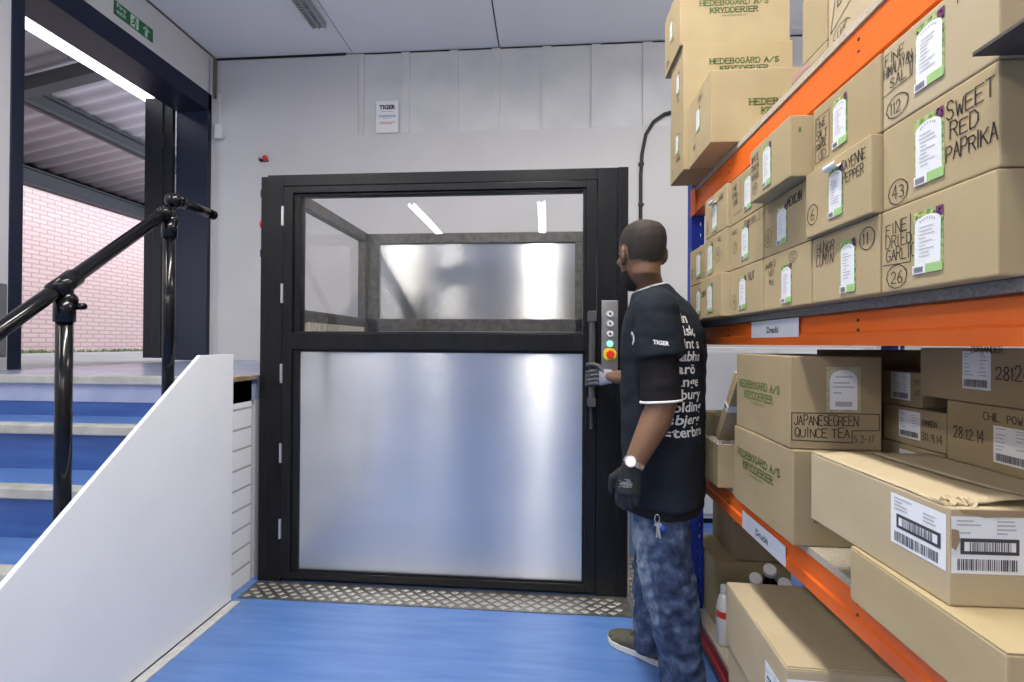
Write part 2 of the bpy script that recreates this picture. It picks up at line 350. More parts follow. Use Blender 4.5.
# left wall with the portal opening
PY0, PY1, PZ = 2.685, 4.29, 3.61
wl = MB(); wl.box(LX-.25, LX, -7, PY0, 0, CZ); wl.box(LX-.25, LX, PY1, BY, 0, CZ); wl.box(LX-.25, LX, PY0-.01, PY1+.01, PZ+.12, CZ); wl.box(LX-.25, LX, PY0, PY1, 0, LZ-.01)
struct('wall_left', wl, WHITEWALL)
struct('trim_4', MB().box(LX+.001, LX+.012, 1.5, 4.37, CZ-.016, CZ-.001).box(LX+.001, LX+.03, BY-.06, BY-.045, 3.76, CZ-.02), mat('stained_edge', (.16, .13, .11), .8))
struct('wall_right', MB().box(3.0, 3.2, -7, BY, 0, CZ), WHITEWALL)
struct('wall_front', MB().box(LX, 3.0, -7.2, -7, 0, CZ), mat('grey_wall_paint', (.30, .30, .31), .7))
# deep black steel portal of the doorway with its folded leaf
d1 = empty('door_1', (LX, 3.5, LZ)); tag(d1, kind='structure')
pf = MB(); XO = LX-.33
pf.box(XO, LX+.006, PY0-.075, PY0, LZ, PZ+.17); pf.box(XO, LX+.006, PY1-.012, PY1+.035, LZ, PZ+.17); pf.box(XO, LX+.006, PY0-.075, PY1+.035, PZ-.01, PZ+.17)
shift(pf, (LX, 3.5, LZ)).build('portal_frame', PORTALSTEEL, d1, bevel=.004)
for xa, xb, yb in ((LX-.43, LX-.345, 4.285), (LX-.53, LX-.44, 4.27), (LX-.64, LX-.54, 4.285)):
    lf = MB(); lf.box(xa, xb, yb-.035, yb, LZ+.02, PZ+.12)
    for zc in (1.35, 2.35, 3.3): lf.cyl((xb+.004, yb-.035, zc-.06), (xb+.004, yb-.035, zc+.06), .01, 8)
    shift(lf, (LX, 3.5, LZ)).build('folded_leaf', BLACKSTEEL, d1, bevel=.003)
# landing and stairs
la = MB(); la.box(LX, -1.60, 2.224, BY-.025, .98, LZ); struct('landing_floor', la, LANDV)
st = empty('staircase', (-2.5, 2.2, 0)); tag(st, kind='structure')
RI, TR = .21, .25
SX0, SX1 = LX+.002, -1.603
for i in range(6):
    y = 2.224-TR*i; z = LZ-RI*i; zb = max(z-RI, 0)
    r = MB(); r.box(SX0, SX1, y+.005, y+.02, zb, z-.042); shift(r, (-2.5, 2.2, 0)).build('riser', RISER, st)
    n = MB(); n.box(SX0, SX1, y-.022, y+.045, z-.042, z+.003); shift(n, (-2.5, 2.2, 0)).build('nosing', NOSING, st, bevel=.006)
    if i:
        t = MB(); t.box(SX0, SX1, y+.045, y+TR+.005, z-.03, z); shift(t, (-2.5, 2.2, 0)).build('tread', VINYL, st)
# white side board of the stairs and painted block wall beside the lift
sb = MB(); prof = [(2.17, .012), (2.17, 1.238), (1.95, 1.238), (.55, .022), (.55, .012)]
sb.prism([(-1.578, y, z) for y, z in prof], (.018, 0, 0)); o = struct('trim_5', sb, WHITEPANEL, bevel=.002)
struct('wall_block', MB().box(-1.80, -1.60, 2.172, 2.372, 0, LZ-.022), BLOCK)
struct('trim_6', MB().box(-1.66, -1.585, 2.172, 2.40, LZ-.022, LZ+.004), WOODEDGE, bevel=.004)
struct('wall_landing', MB().box(-1.75, -1.60, 2.40, BY-.03, 0, .98), WHITEWALL)
struct('baseboard_stair', MB().box(-1.559, -1.515, .5, 2.17, 0, .006), mat('pale_floor_strip', (.55, .56, .55), .6, noise_scale=30, col2=(.45, .45, .44)))

# ------------------------------------------------------------------ outside
struct('yard_ground', MB().box(-14, LX-.25, -3, 16, 1.0, 1.10), CONC)
yb = MB().box(-8.6, -8.3, -2, 16, 1.1, 6.0); struct('wall_yard', yb, PINKBRICK)
wd = MB()
for i in range(900):
    y = random.uniform(1, 12); x = -8.3+random.uniform(.06, .3); h = random.uniform(.015, .08); a = random.uniform(0, PI)
    dx, dy = math.cos(a)*.03, math.sin(a)*.03
    wd.add([(x-dx, y-dy, 1.1), (x+dx, y+dy, 1.1), (x+dx*.3, y+random.uniform(-.05, .05), 1.1+h)], [(0, 1, 2)])
o = wd.build('weeds', WEED, recalc=False); tag(o, 'low green weeds along the foot of the pink brick wall', 'weeds', kind='stuff')
def roofz(x): return 5.03+.2*x
cr = empty('entrance_canopy', (-5.3, 6, 4)); tag(cr, 'corrugated metal canopy on dark steel beams outside the doorway', 'canopy')
cs = MB(); n = 220; y0, y1 = -1.0, 13.0
prev = None; vs = []; fs = []
for i in range(n*4+1):
    y = y0+(y1-y0)*i/(n*4); ph = i % 12
    h = .035*(0.5-.5*math.cos(2*PI*i/12))
    vs += [(-7.15, y, roofz(-7.15)+h), (LX-.26, y, roofz(LX-.26)+h)]
    if i: fs.append((2*i-2, 2*i-1, 2*i+1, 2*i))
cs.add(vs, fs); shift(cs, (-5.3, 6, 4)); ro = cs.build('roof_sheet', CORR, cr, smooth=True)
so = ro.modifiers.new('thickness', 'SOLIDIFY'); so.thickness = .004
def beam(x, z0, z1, w=.08):
    b = MB(); zt = roofz(x)-.01; b.box(x-w, x+w, -1, 13, zt-z1, zt-z1+.02); b.box(x-.012, x+.012, -1, 13, zt-z1, zt); b.box(x-w, x+w, -1, 13, zt-.03, zt-.012)
    return shift(b, (-5.3, 6, 4)).build('purlin', CANOPYSTEEL, cr)
beam(-5.4, 0, .17); beam(-6.95, 0, .24); beam(-4.0, 0, .14)
for y in (1.2, 4.2, 7.6, 11):
    b = MB(); b.obox((-5.35, y, roofz(-5.35)-.13), V((1.8, 0, .36)), (0, .06, 0), (0, 0, .07)); shift(b, (-5.3, 6, 4)).build('rafter', CANOPYSTEEL, cr)
b = MB(); b.tube([(-7.2, -1, roofz(-7.2)-.04), (-7.2, 13, roofz(-7.2)-.04)], .07, 10); shift(b, (-5.3, 6, 4)).build('gutter', CANOPYSTEEL, cr)
for y in (-.8, 12.8):
    b = MB(); b.box(-7.0, -6.88, y-.06, y+.06, 1.1, roofz(-6.95)-.2); shift(b, (-5.3, 6, 4)).build('canopy_post', CANOPYSTEEL, cr)
ol = empty('outdoor_tube_light', (-4.25, 3.9, 3.9)); tag(ol, 'long white fluorescent light under the canopy just outside the doorway', 'light')
b = MB(); b.box(-.07, .07, -.75, .7, .02, .07); b.build('housing', FIXT, ol, bevel=.004)
b = MB(); b.box(-.055, .055, -.74, .69, -.03, .02); b.build('diffuser', OUTTUBE, ol, bevel=.01)
b = MB(); b.cyl((0, .4, .07), (0, .4, .2), .01, 8); b.build('bracket', FIXT, ol); b = MB(); b.cyl((0, -.4, .07), (0, -.4, .2), .01, 8); b.build('bracket', FIXT, ol)

# ------------------------------------------------------------------ wall things on the left and back
es = empty('exit_sign', (LX+.001, 3.46, 3.905)); es.scale = (1, .9, .9); tag(es, 'green and white exit sign above the dark doorway', 'sign')
def smap(u, v, e): return (.004+e, .195-u, v)
b = MB().box(0, .004, -.195, .195, -.062, .062); b.build('sign_board', SIGNGREEN, es)
# seen from the room its left end is the near end: u runs from near (+left) to far
def smap(u, v, e): return (.004+e, -.195+u, v)
font_draw('lettering', 'Fire\nexit', .058, SIGNWHITE, smap, es, .02, .012, bold=.001, spacing=.85)
rm = [rect(.155, -.052, .235, .052, 0)[0]]
draw('door_pictogram', rm, [SIGNWHITE], smap, es)
man = lines([(.198, .018), (.193, -.008), (.208, -.022), (.203, -.045)], .012)+lines([(.193, -.008), (.180, -.022), (.168, -.03)], .011)+lines([(.198, .018), (.215, .008), (.222, -.004)], .008)+lines([(.197, .016), (.180, .012), (.172, 0)], .008)
man += [([(.203+.011*math.cos(a*PI/6), .033+.011*math.sin(a*PI/6)) for a in range(12)], 0, 1)]
draw('running_man', [(p, m, 1) for p, m, l in man], [SIGNGREEN], smap, es)
ar = lines([(.315, -.045), (.315, .02)], .026)+[([(.277, .005), (.353, .005), (.315, .048)], 0, 0)]
draw('arrow', ar, [SIGNWHITE], smap, es)

nb = empty('wall_notice', (-1.69, BY-.007, 3.375)); tag(nb, 'white paper notice with printed text on the battened wall', 'notice')
b = MB().box(0, .225, -.016, -.014, 0, .315); b.build('sheet', PAPER, nb)
def nmap(u, v, e): return (u, -.016-e, v)
font_draw('heading', 'TIGER', .058, INK, nmap, nb, .112, .232, bold=.0028, align='CENTER')
for rows in (((.055, .17, .205, 2),), ((.03, .195, .168, 0), (.03, .2, .154, 0), (.07, .15, .138, 2)), ((.03, .195, .10, 1), (.05, .165, .085, 1))):
  pl = []
  for (u0, u1, v, mi) in rows:
    x = u0
    while x < u1:
        w = random.uniform(.010, .028); pl += rect(x, v, min(x+w, u1), v+.007, mi); x += w+.006
  draw('small_print', pl, [BLUEPRINT, REDPRINT, PRINTGREY], nmap, nb)

sw = empty('junction_box', (-3.30, BY-.022, 3.42)); tag(sw, 'small white junction box in the corner right of the doorway', 'junction box')
MB().box(-.04, .04, -.05, .002, -.07, .07).build('housing', PLASTICW, sw, bevel=.008)
MB().box(-.022, -.012, -.02, 0, .07, .40).build('conduit', PLASTICW, sw, bevel=.003)
hk = empty('red_alarm_beacon', (-2.83, BY-.022, 3.13)); tag(hk, 'tiny red beacon with black base on the white wall, left of the lift', 'beacon')
MB().box(-.05, .03, -.02, .002, -.015, .012).build('base', BLACKSTEEL, hk, bevel=.003)
MB().ball((.015, -.03, .012), .024, .03, .03).build('lens', RED, hk, smooth=True)
MB().tube([(-.045, -.01, -.01), (-.06, -.01, .0), (-.062, -.01, .03)], .005, 8).build('lead', CABLE, hk)

cb = [V((.885, BY-.03, 1.2)), V((.885, BY-.03, 2.9)), V((.895, BY-.03, 3.1)), V((.93, BY-.03, 3.28)), V((1.0, BY-.03, 3.40)), V((1.1, BY-.03, 3.47)), V((1.35, BY-.03, 3.53)), V((2.2, BY-.03, 3.56))]
ce = empty('wall_cable', (.885, BY-.03, 1.2)); tag(ce, 'black cable clipped up the back wall and bending right behind boxes', 'cable')
shift(MB().tube(cb, .017, 10), ce.location).build('sheath', CABLE, ce, smooth=True)
for z in (1.9, 2.35, 2.62, 3.0):
    shift(MB().box(.862, .912, BY-.05, BY-.0225, z-.012, z+.012), ce.location).build('clip', CABLE, ce, bevel=.003)
lv = empty('louvred_ceiling_fitting', (-2.05, 3.2, CZ)); tag(lv, 'grey louvred strip fitting on the white ceiling', 'ceiling fitting')
MB().box(-.065, .065, -.74, .74, -.05, -.001).build('tray', LOUVRE, lv, bevel=.004)
b = MB()
for i in range(48): b.box(-.055, .055, -.72+i*.03, -.712+i*.03, -.062, -.05)
b.box(-.06, -.05, -.74, .74, -.064, -.05); b.box(.05, .06, -.74, .74, -.064, -.05); b.box(-.006, .006, -.74, .74, -.064, -.05)
b.build('louvre', PLAINSTEEL, lv)

gb = empty('grey_wall_box', (LX, 2.37, 1.2)); tag(gb, 'grey metal box on the wall at the far left beside the doorway', 'wall box')
MB().box(-.002, .14, -.15, .13, 0, .44).build('housing', mat('grey_box_paint', (.10, .105, .115), .45), gb, bevel=.006)
MB().box(.14, .146, -.14, .12, .01, .43).build('lid', mat('grey_lid_paint', (.12, .125, .135), .45), gb, bevel=.003)
# hand rail of black clamp tube
hr = empty('handrail', (-1.635, 1.42, 0)); tag(hr, 'black tubular handrail with clamped posts beside the blue stairs', 'handrail')
HX = -1.640; TRR = .023
def hp(mb): return shift(mb, hr.location)
hp(MB().tube([(HX, .60, .752), (HX, 1.86, 1.872)], TRR, 20)).build('sloping_rail', TUBEBLACK, hr, smooth=True)
hp(MB().tube([(HX, 1.885, 1.925), (HX, 2.12, 1.925)], TRR*.95, 20)).build('end_rail', TUBEBLACK, hr, smooth=True)
hp(MB().tube([(HX, 2.10, 1.925), (HX, 2.126, 1.925)], TRR*1.02, 20)).build('end_cap', TUBEBLACK, hr, smooth=False)
for y, zb, zt in ((1.435, .60, 1.494), (1.865, .96, 1.88)):
    hp(MB().tube([(HX, y, zb), (HX, y, zt-.02)], TRR, 20)).build('post', TUBEBLACK, hr, smooth=True)
    s = .889; d = V((0, 1, s)).normalized(); c = V((HX, y, zt if zt < 1.8 else 1.875))
    b = MB()
    if zt < 1.8:
        b.tube([c-d*.045, c+d*.045], TRR*1.28, 18); b.tube([c-V((0, 0, .13)), c-V((0, 0, .05))], TRR*1.28, 18); b.ball(c-V((0, -.005, .055)), .032)
        b.cyl(c+V((.02, .02, -.075)), c+V((.05, .02, -.075)), .012, 10)
    else:
        b.tube([c-d*.06, c-d*.01], TRR*1.25, 18); b.ball(c+V((0, .02, .045)), .034); b.tube([c-V((0, 0, .12)), c-V((0, 0, .045))], TRR*1.25, 18); b.ball(c-V((0, -.005, .05)), .031)
        b.tube([c+V((0, .02, .05)), c+V((0, .07, .05))], TRR*1.25, 18); b.cyl(c+V((.02, .02, .05)), c+V((.05, .02, .05)), .012, 10)
    hp(b).build('clamp_joint', TUBEBLACK, hr, smooth=True)
hp(MB().tube([(HX, .67, .02), (HX, .67, .80)], TRR, 20)).build('post', TUBEBLACK, hr, smooth=True)

# ------------------------------------------------------------------ platform lift
LY = 2.375
lift = empty('platform_lift', (-.57, LY, 0)); tag(lift, 'black framed goods lift with glazed upper door and brushed steel lower panel', 'lift')
def lp(mb): return shift(mb, lift.location)
fr = MB()
fr.box(-1.561, -1.522, LY+.004, 2.62, 0, 2.205); fr.box(-1.521, -1.432, LY, 2.60, 0, 2.212)
fr.box(.262, .366, LY, 2.60, 0, 2.212); fr.box(.367, .420, LY+.004, 2.62, 0, 2.216)
fr.box(-1.432, .262, LY, 2.60, 2.150, 2.212); fr.box(-1.432, .262, LY+.02, 2.60, 0, .018)
lp(fr).build('outer_frame', LIFTBLACK, lift, bevel=.003)
dr = MB(); a, bq, t = -1.428, .258, 2.146
dr.box(a, -1.375, LY-.006, LY+.05, .022, t); dr.box(.205, bq, LY-.006, LY+.05, .022, t)
dr.box(-1.375, .205, LY-.006, LY+.05, 2.11, t); dr.box(-1.375, .205, LY-.006, LY+.05, .022, .060)
dr.box(-1.375, .205, LY-.006, LY+.05, 1.262, 1.352)
# inner glazing beads, set back
for z0, z1 in ((.060, 1.262), (1.352, 2.11)):
    dr.box(-1.375, -1.338, LY+.008, LY+.045, z0, z1); dr.box(.190, .205, LY+.008, LY+.045, z0, z1)
    dr.box(-1.338, .190, LY+.008, LY+.045, z1-.014, z1); dr.box(-1.338, .190, LY+.008, LY+.045, z0, z0+.008)
leaf = lp(dr).build('door_leaf', LIFTBLACK, lift, bevel=.0025)
lp(MB().box(-1.338, .190, LY+.022, LY+.030, 1.36, 2.096)).build('glass_pane', GLASS, leaf)
sp = MB(); nx, nz = 24, 18
vs = []; fs = []
for j in range(nz+1):
    for i in range(nx+1):
        x = -1.338+1.528*i/nx; z = .068+1.18*j/nz
        wv = .0035*noise.noise(V((x*1.6, 3.1, z*.8)))+.0012*noise.noise(V((x*4, 7, z*2.2)))
        vs.append((x, LY+.018+wv, z))
for j in range(nz):
    for i in range(nx):
        k = j*(nx+1)+i; fs.append((k, k+1, k+nx+2, k+nx+1))
sp.add(vs, fs); lp(sp).build('steel_panel', STEEL, leaf, smooth=True)
lp(MB().box(-1.338, .190, LY+.024, LY+.04, .066, 1.25)).build('panel_back', BLACKSTEEL, leaf)
for zc in (1.985, 1.565, 1.13, .70, .29):
    b = MB(); b.cyl((-1.430, LY-.008, zc-.052), (-1.430, LY-.008, zc+.052), .0075, 10)
    for q in (-.028, 0, .028): b.cyl((-1.430, LY-.008, zc+q-.001), (-1.430, LY-.008, zc+q+.001), .0085, 10)
    b.box(-1.437, -1.423, LY-.008, LY-.001, zc-.05, zc+.05)
    lp(b).build('hinge', HINGE, leaf)
HBX, HBY = .231, 2.315
b = MB(); b.tube([(HBX, HBY, .99), (HBX, HBY, 1.42)], .016, 16)
b.box(HBX-.021, HBX+.021, HBY-.02, LY-.006, 1.412, 1.466); b.box(HBX-.019, HBX+.019, HBY-.018, LY-.006, .985, 1.03); b.box(HBX-.006, HBX+.010, LY-.012, LY-.006, .86, .985)
lp(b).build('door_handle', GRIP, leaf, bevel=.004)
cp = lp(MB().box(.285, .368, LY-.006, LY-.0005, 1.165, 1.525)).build('control_panel', PLAINSTEEL, lift, bevel=.0015)
for zc in (1.455, 1.405, 1.353):
    b = MB(); b.cyl((.327, LY-.006, zc), (.327, LY-.018, zc), .0165, 20); b.cyl((.327, LY-.018, zc), (.327, LY-.02, zc), .006, 12, m=1)
    lp(b).build('call_button', [PLASTICW, BARS], cp)
b = MB(); b.cyl((.327, LY-.006, 1.302), (.327, LY-.018, 1.302), .0155, 20); o = lp(b).build('lit_button', GREENLAMP, cp); o['label'] = 'glowing green button'
b = MB(); b.cyl((.327, LY-.006, 1.248), (.327, LY-.012, 1.248), .034, 24, m=0); b.cyl((.327, LY-.012, 1.248), (.327, LY-.03, 1.248), .013, 16, m=1); b.cyl((.327, LY-.03, 1.248), (.327, LY-.043, 1.248), .021, 20, m=1, r2=.018)
o = lp(b).build('stop_button', [YELLOW, RED], cp); o['label'] = 'red mushroom stop button on a yellow disc'
# side call box, left jamb
b = MB(); b.box(-1.575, -1.562, LY+.02, LY+.07, 2.10, 2.14); lp(b).build('side_bracket', LIFTBLACK, lift); b = MB(); b.box(-1.575, -1.562, LY+.02, LY+.07, 1.77, 1.81)
lp(b).build('side_bracket', LIFTBLACK, lift)
b = MB(); b.cyl((-1.562, LY+.05, 1.955), (-1.585, LY+.05, 1.955), .024, 16); o = lp(b).build('side_stop_button', RED, lift, smooth=False); o['label'] = 'red stop button on the side of the frame'
# cabin behind the door: old grey frames with glass to the left, steel sheet at the rear
cw = MB(); YR = 3.73; CXL, CXR = -1.50, .33
for x in (CXL, CXR):
    cw.box(x-.04, x+.02, 2.64, YR, 2.13, 2.205); cw.box(x-.04, x+.02, 2.64, YR, 1.42, 1.50); cw.box(x-.04, x+.02, 2.64, 2.70, 0, 2.205); cw.box(x-.04, x+.02, YR-.11, YR, 0, 2.205)
    cw.box(x-.03, x+.01, 2.70, YR-.11, .02, 1.36)
cw.box(CXL, CXR, YR-.05, YR, 2.12, 2.205); cw.box(CXL, CXR, YR-.05, YR, 1.39, 1.50); cw.box(CXL+.02, CXL+.115, YR-.05, YR, 0, 2.12); cw.box(CXR-.10, CXR-.04, YR-.05, YR, 0, 2.12)
cw.box(CXL+.1, CXR-.04, YR-.04, YR, .02, 1.34)
lp(cw).build('cabin_frame', OLDFRAME, lift, bevel=.004)
rs = lp(MB().box(CXL+.115, CXR-.10, YR-.03, YR-.02, 1.50, 2.12)).build('rear_steel_sheet', mat('rear_steel', (.66, .66, .65), .27, 1, noise_scale=4, col2=(.60, .60, .59), aniso=1.0), lift)
lp(MB().box(CXL+.115, CXR-.10, YR-.052, YR-.044, 1.355, 1.395)).build('rear_rail', PLAINSTEEL, lift)
lp(MB().box(CXL-.014, CXL-.006, 2.70, YR-.11, 1.50, 2.13)).build('side_glass', GLASS, lift)
lp(MB().box(CXR-.014, CXR-.006, 2.70, YR-.11, 1.50, 2.13)).build('side_glass', GLASS, lift)
b = MB()
for i in range(24): b.box(CXL+.005, CXL+.03, 2.72+i*.037, 2.737+i*.037, 1.365, 1.425)
lp(b).build('ribbed_strip', mat('pale_rib', (.6, .56, .48), .7), lift)  # row of pale ribs along the left side of the cabin
lp(MB().box(CXL+.02, CXR-.04, 2.64, YR-.05, .02, .05)).build('platform', CHECK, lift)

# checker plate sill and gold corner strip
cpz = empty('checker_plate', (-.5, 2.28, 0)); tag(cpz, 'worn metal checker plate strip on the floor before the lift', 'floor plate')
cp2 = empty('checker_plate', (.545, 2.5, 0)); tag(cp2, 'short metal checker plate in the gap right of the lift', 'floor plate')
shift(MB().box(-1.553, .425, 2.205, 2.372, .0005, .005), cpz.location).build('plate', CHECK, cpz)
shift(MB().box(.430, .66, 2.205, 2.85, .0005, .005), cp2.location).build('plate', CHECK, cp2)
px, py = .066, .056
for (x0, x1, y0, y1, cpo) in ((-1.54, .41, 2.215, 2.365, cpz), (.445, .645, 2.215, 2.83, cp2)):
    b = MB(); j = 0; y = y0+.014
    while y < y1-.01:
        x = x0+.02+(px/2 if j % 2 else 0)
        while x < x1-.018:
            rx, ry = .023, .017
            k = [(x-rx, y, .005), (x, y-ry, .005), (x+rx, y, .005), (x, y+ry, .005)]
            c = [(x-rx*.5, y, .0085), (x, y-ry*.5, .0085), (x+rx*.5, y, .0085), (x, y+ry*.5, .0085)]
            b.add(k+c, [(4, 5, 6, 7), (0, 1, 5, 4), (1, 2, 6, 5), (2, 3, 7, 6), (3, 0, 4, 7)])
            x += px
        y += py/2; j += 1
    shift(b, cpo.location).build('lozenge_tread', CHECKHI, cpo)
gs = MB(); gs.box(.424, .436, 2.40, 2.43, 0, 1.0); gs.box(.424, .428, 2.40, 2.60, 0, 1.0)
o = gs.build('metal_corner_strip', ALU, bevel=.001); tag(o, 'pale metal corner strip standing beside the right jamb of the lift', 'corner strip')
gs = MB(); gs.tube([(.56, 2.62, .006), (.50, 2.70, .55)], .008, 8); gs.tube([(.60, 2.72, .006), (.55, 2.76, .5)], .006, 8)
o = gs.build('loose_rod', ALU); tag(o, 'thin pale rods leaning in the gap right of the lift', 'rod')

# ------------------------------------------------------------------ pallet rack
RX = .65; RY0, RY1 = -.70, 2.12
rk = empty('pallet_rack', (1.1, .7, 0)); tag(rk, 'tall orange and blue shelving rack filled with cardboard boxes', 'rack')
def rp(mb): return shift(mb, rk.location)
def upright(x, y, name='upright'):
    b = MB(); zt = 2.08 if y > 1 else 2.9
    b.box(x, x+.022, y, y+.06, 0, zt); b.box(x+.046, x+.055, y, y+.005, 0, zt)
    z = 0
    while z < zt-.05:
        b.box(x+.022, x+.046, y, y+.005, z, z+.034); b.box(x+.022, x+.030, y, y+.005, z+.034, z+.05); b.box(x+.041, x+.046, y, y+.005, z+.034, z+.05); z += .05
    b.box(x+.022, x+.055, y+.055, y+.06, 0, zt)
    b.box(x-.01, x+.065, y-.01, y+.07, 0, .004)
    o = rp(b).build(name, BLUEUP, rk)
    return o
upright(RX+.002, RY1-.02); upright(1.50, RY1-.02); upright(RX+.002, RY0-.06); upright(1.50, RY0-.06)
for zz in (.705, 1.32, 1.89):
    rp(MB().box(.705, 1.50, RY1+.01, RY1+.03, zz, zz+.03)).build('brace', BLUEUP, rk)
    rp(MB().box(.705, 1.50, RY0-.04, RY0-.02, zz, zz+.03)).build('brace', BLUEUP, rk)
def rbeam(z0, z1, m, x0=RX, sgn=1):
    w = .05*sgn; y0, y1 = RY0, RY1-.022
    b = MB(); h = z1-z0
    prof = [(x0, z0), (x0, z0+h*.36), (x0+.006*sgn, z0+h*.42), (x0+.006*sgn, z1-.004), (x0+.010*sgn, z1), (x0+w, z1), (x0+w, z0)]
    b.prism([(x, y0, z) for x, z in prof], (0, y1-y0, 0))
    if sgn > 0:
        yy = -.35
        while yy < y1:
            for q in (.38, .66): b.cyl((x0+.0045, yy, z0+h*(q+.06)), (x0+.0068, yy, z0+h*(q+.06)), .0035, 8, m=1)
            yy += .68
    return rp(b).build('beam', [m, DARKGAP], rk)
SHELF = {'low': (.697, .782), 'mid': (1.30, 1.374), 'top': (1.880, 1.974)}
for k, (z0, z1) in SHELF.items():
    rbeam(z0, z1, ORANGE); rbeam(z0, z1, ORANGE, 1.555, -1)
    bd = MB(); x0 = .638 if k == 'mid' else .652
    bd.box(x0, 1.54, RY0+.01, RY1-.03, z1+.0005, z1+.019); rp(bd).build('shelf_board', DIRTY if k == 'mid' else CHIP, rk)
rbeam(.028, .108, REDBEAM, .664); rbeam(.028, .108, REDBEAM, 1.555, -1)
rp(MB().box(.668, 1.54, RY0+.01, RY1-.03, .1085, .125)).build('shelf_board', CHIP, rk)
b = MB(); b.box(.668, .76, -.4, -.3, 0, .028)
for y in (-.5, .4, 1.4, 2.0): b.box(.70, 1.50, y-.04, y+.04, 0, .028)
rp(b).build('foot_block', REDBEAM, rk)
# end connector plates
for z in (1.93, 1.33, .745):
    b = MB(); b.box(RX-.006, RX-.0015, RY1-.085, RY1-.022, z-.06, z+.06); rp(b).build('beam_connector', ORANGE, rk, bevel=.002)
def shelf_label(y0, y1, z0, z1, x, txt):
    o = rp(MB().box(x-.002, x-.0005, y0, y1, z0, z1)).build('shelf_label', PAPER, rk)
    font_draw('lettering', txt, (z1-z0)*.5, INK, lambda u, v, e: (x-.0022-e*.3-rk.location.x, (y0+y1)/2-u-rk.location.y, (z0+z1)/2-.012+v-rk.location.z), rk, 0, 0, bold=.0006, align='CENTER')
shelf_label(1.224, 1.492, 1.322, 1.372, RX, 'Dracki'); shelf_label(1.285, 1.555, .700, .756, RX, 'Drucki')

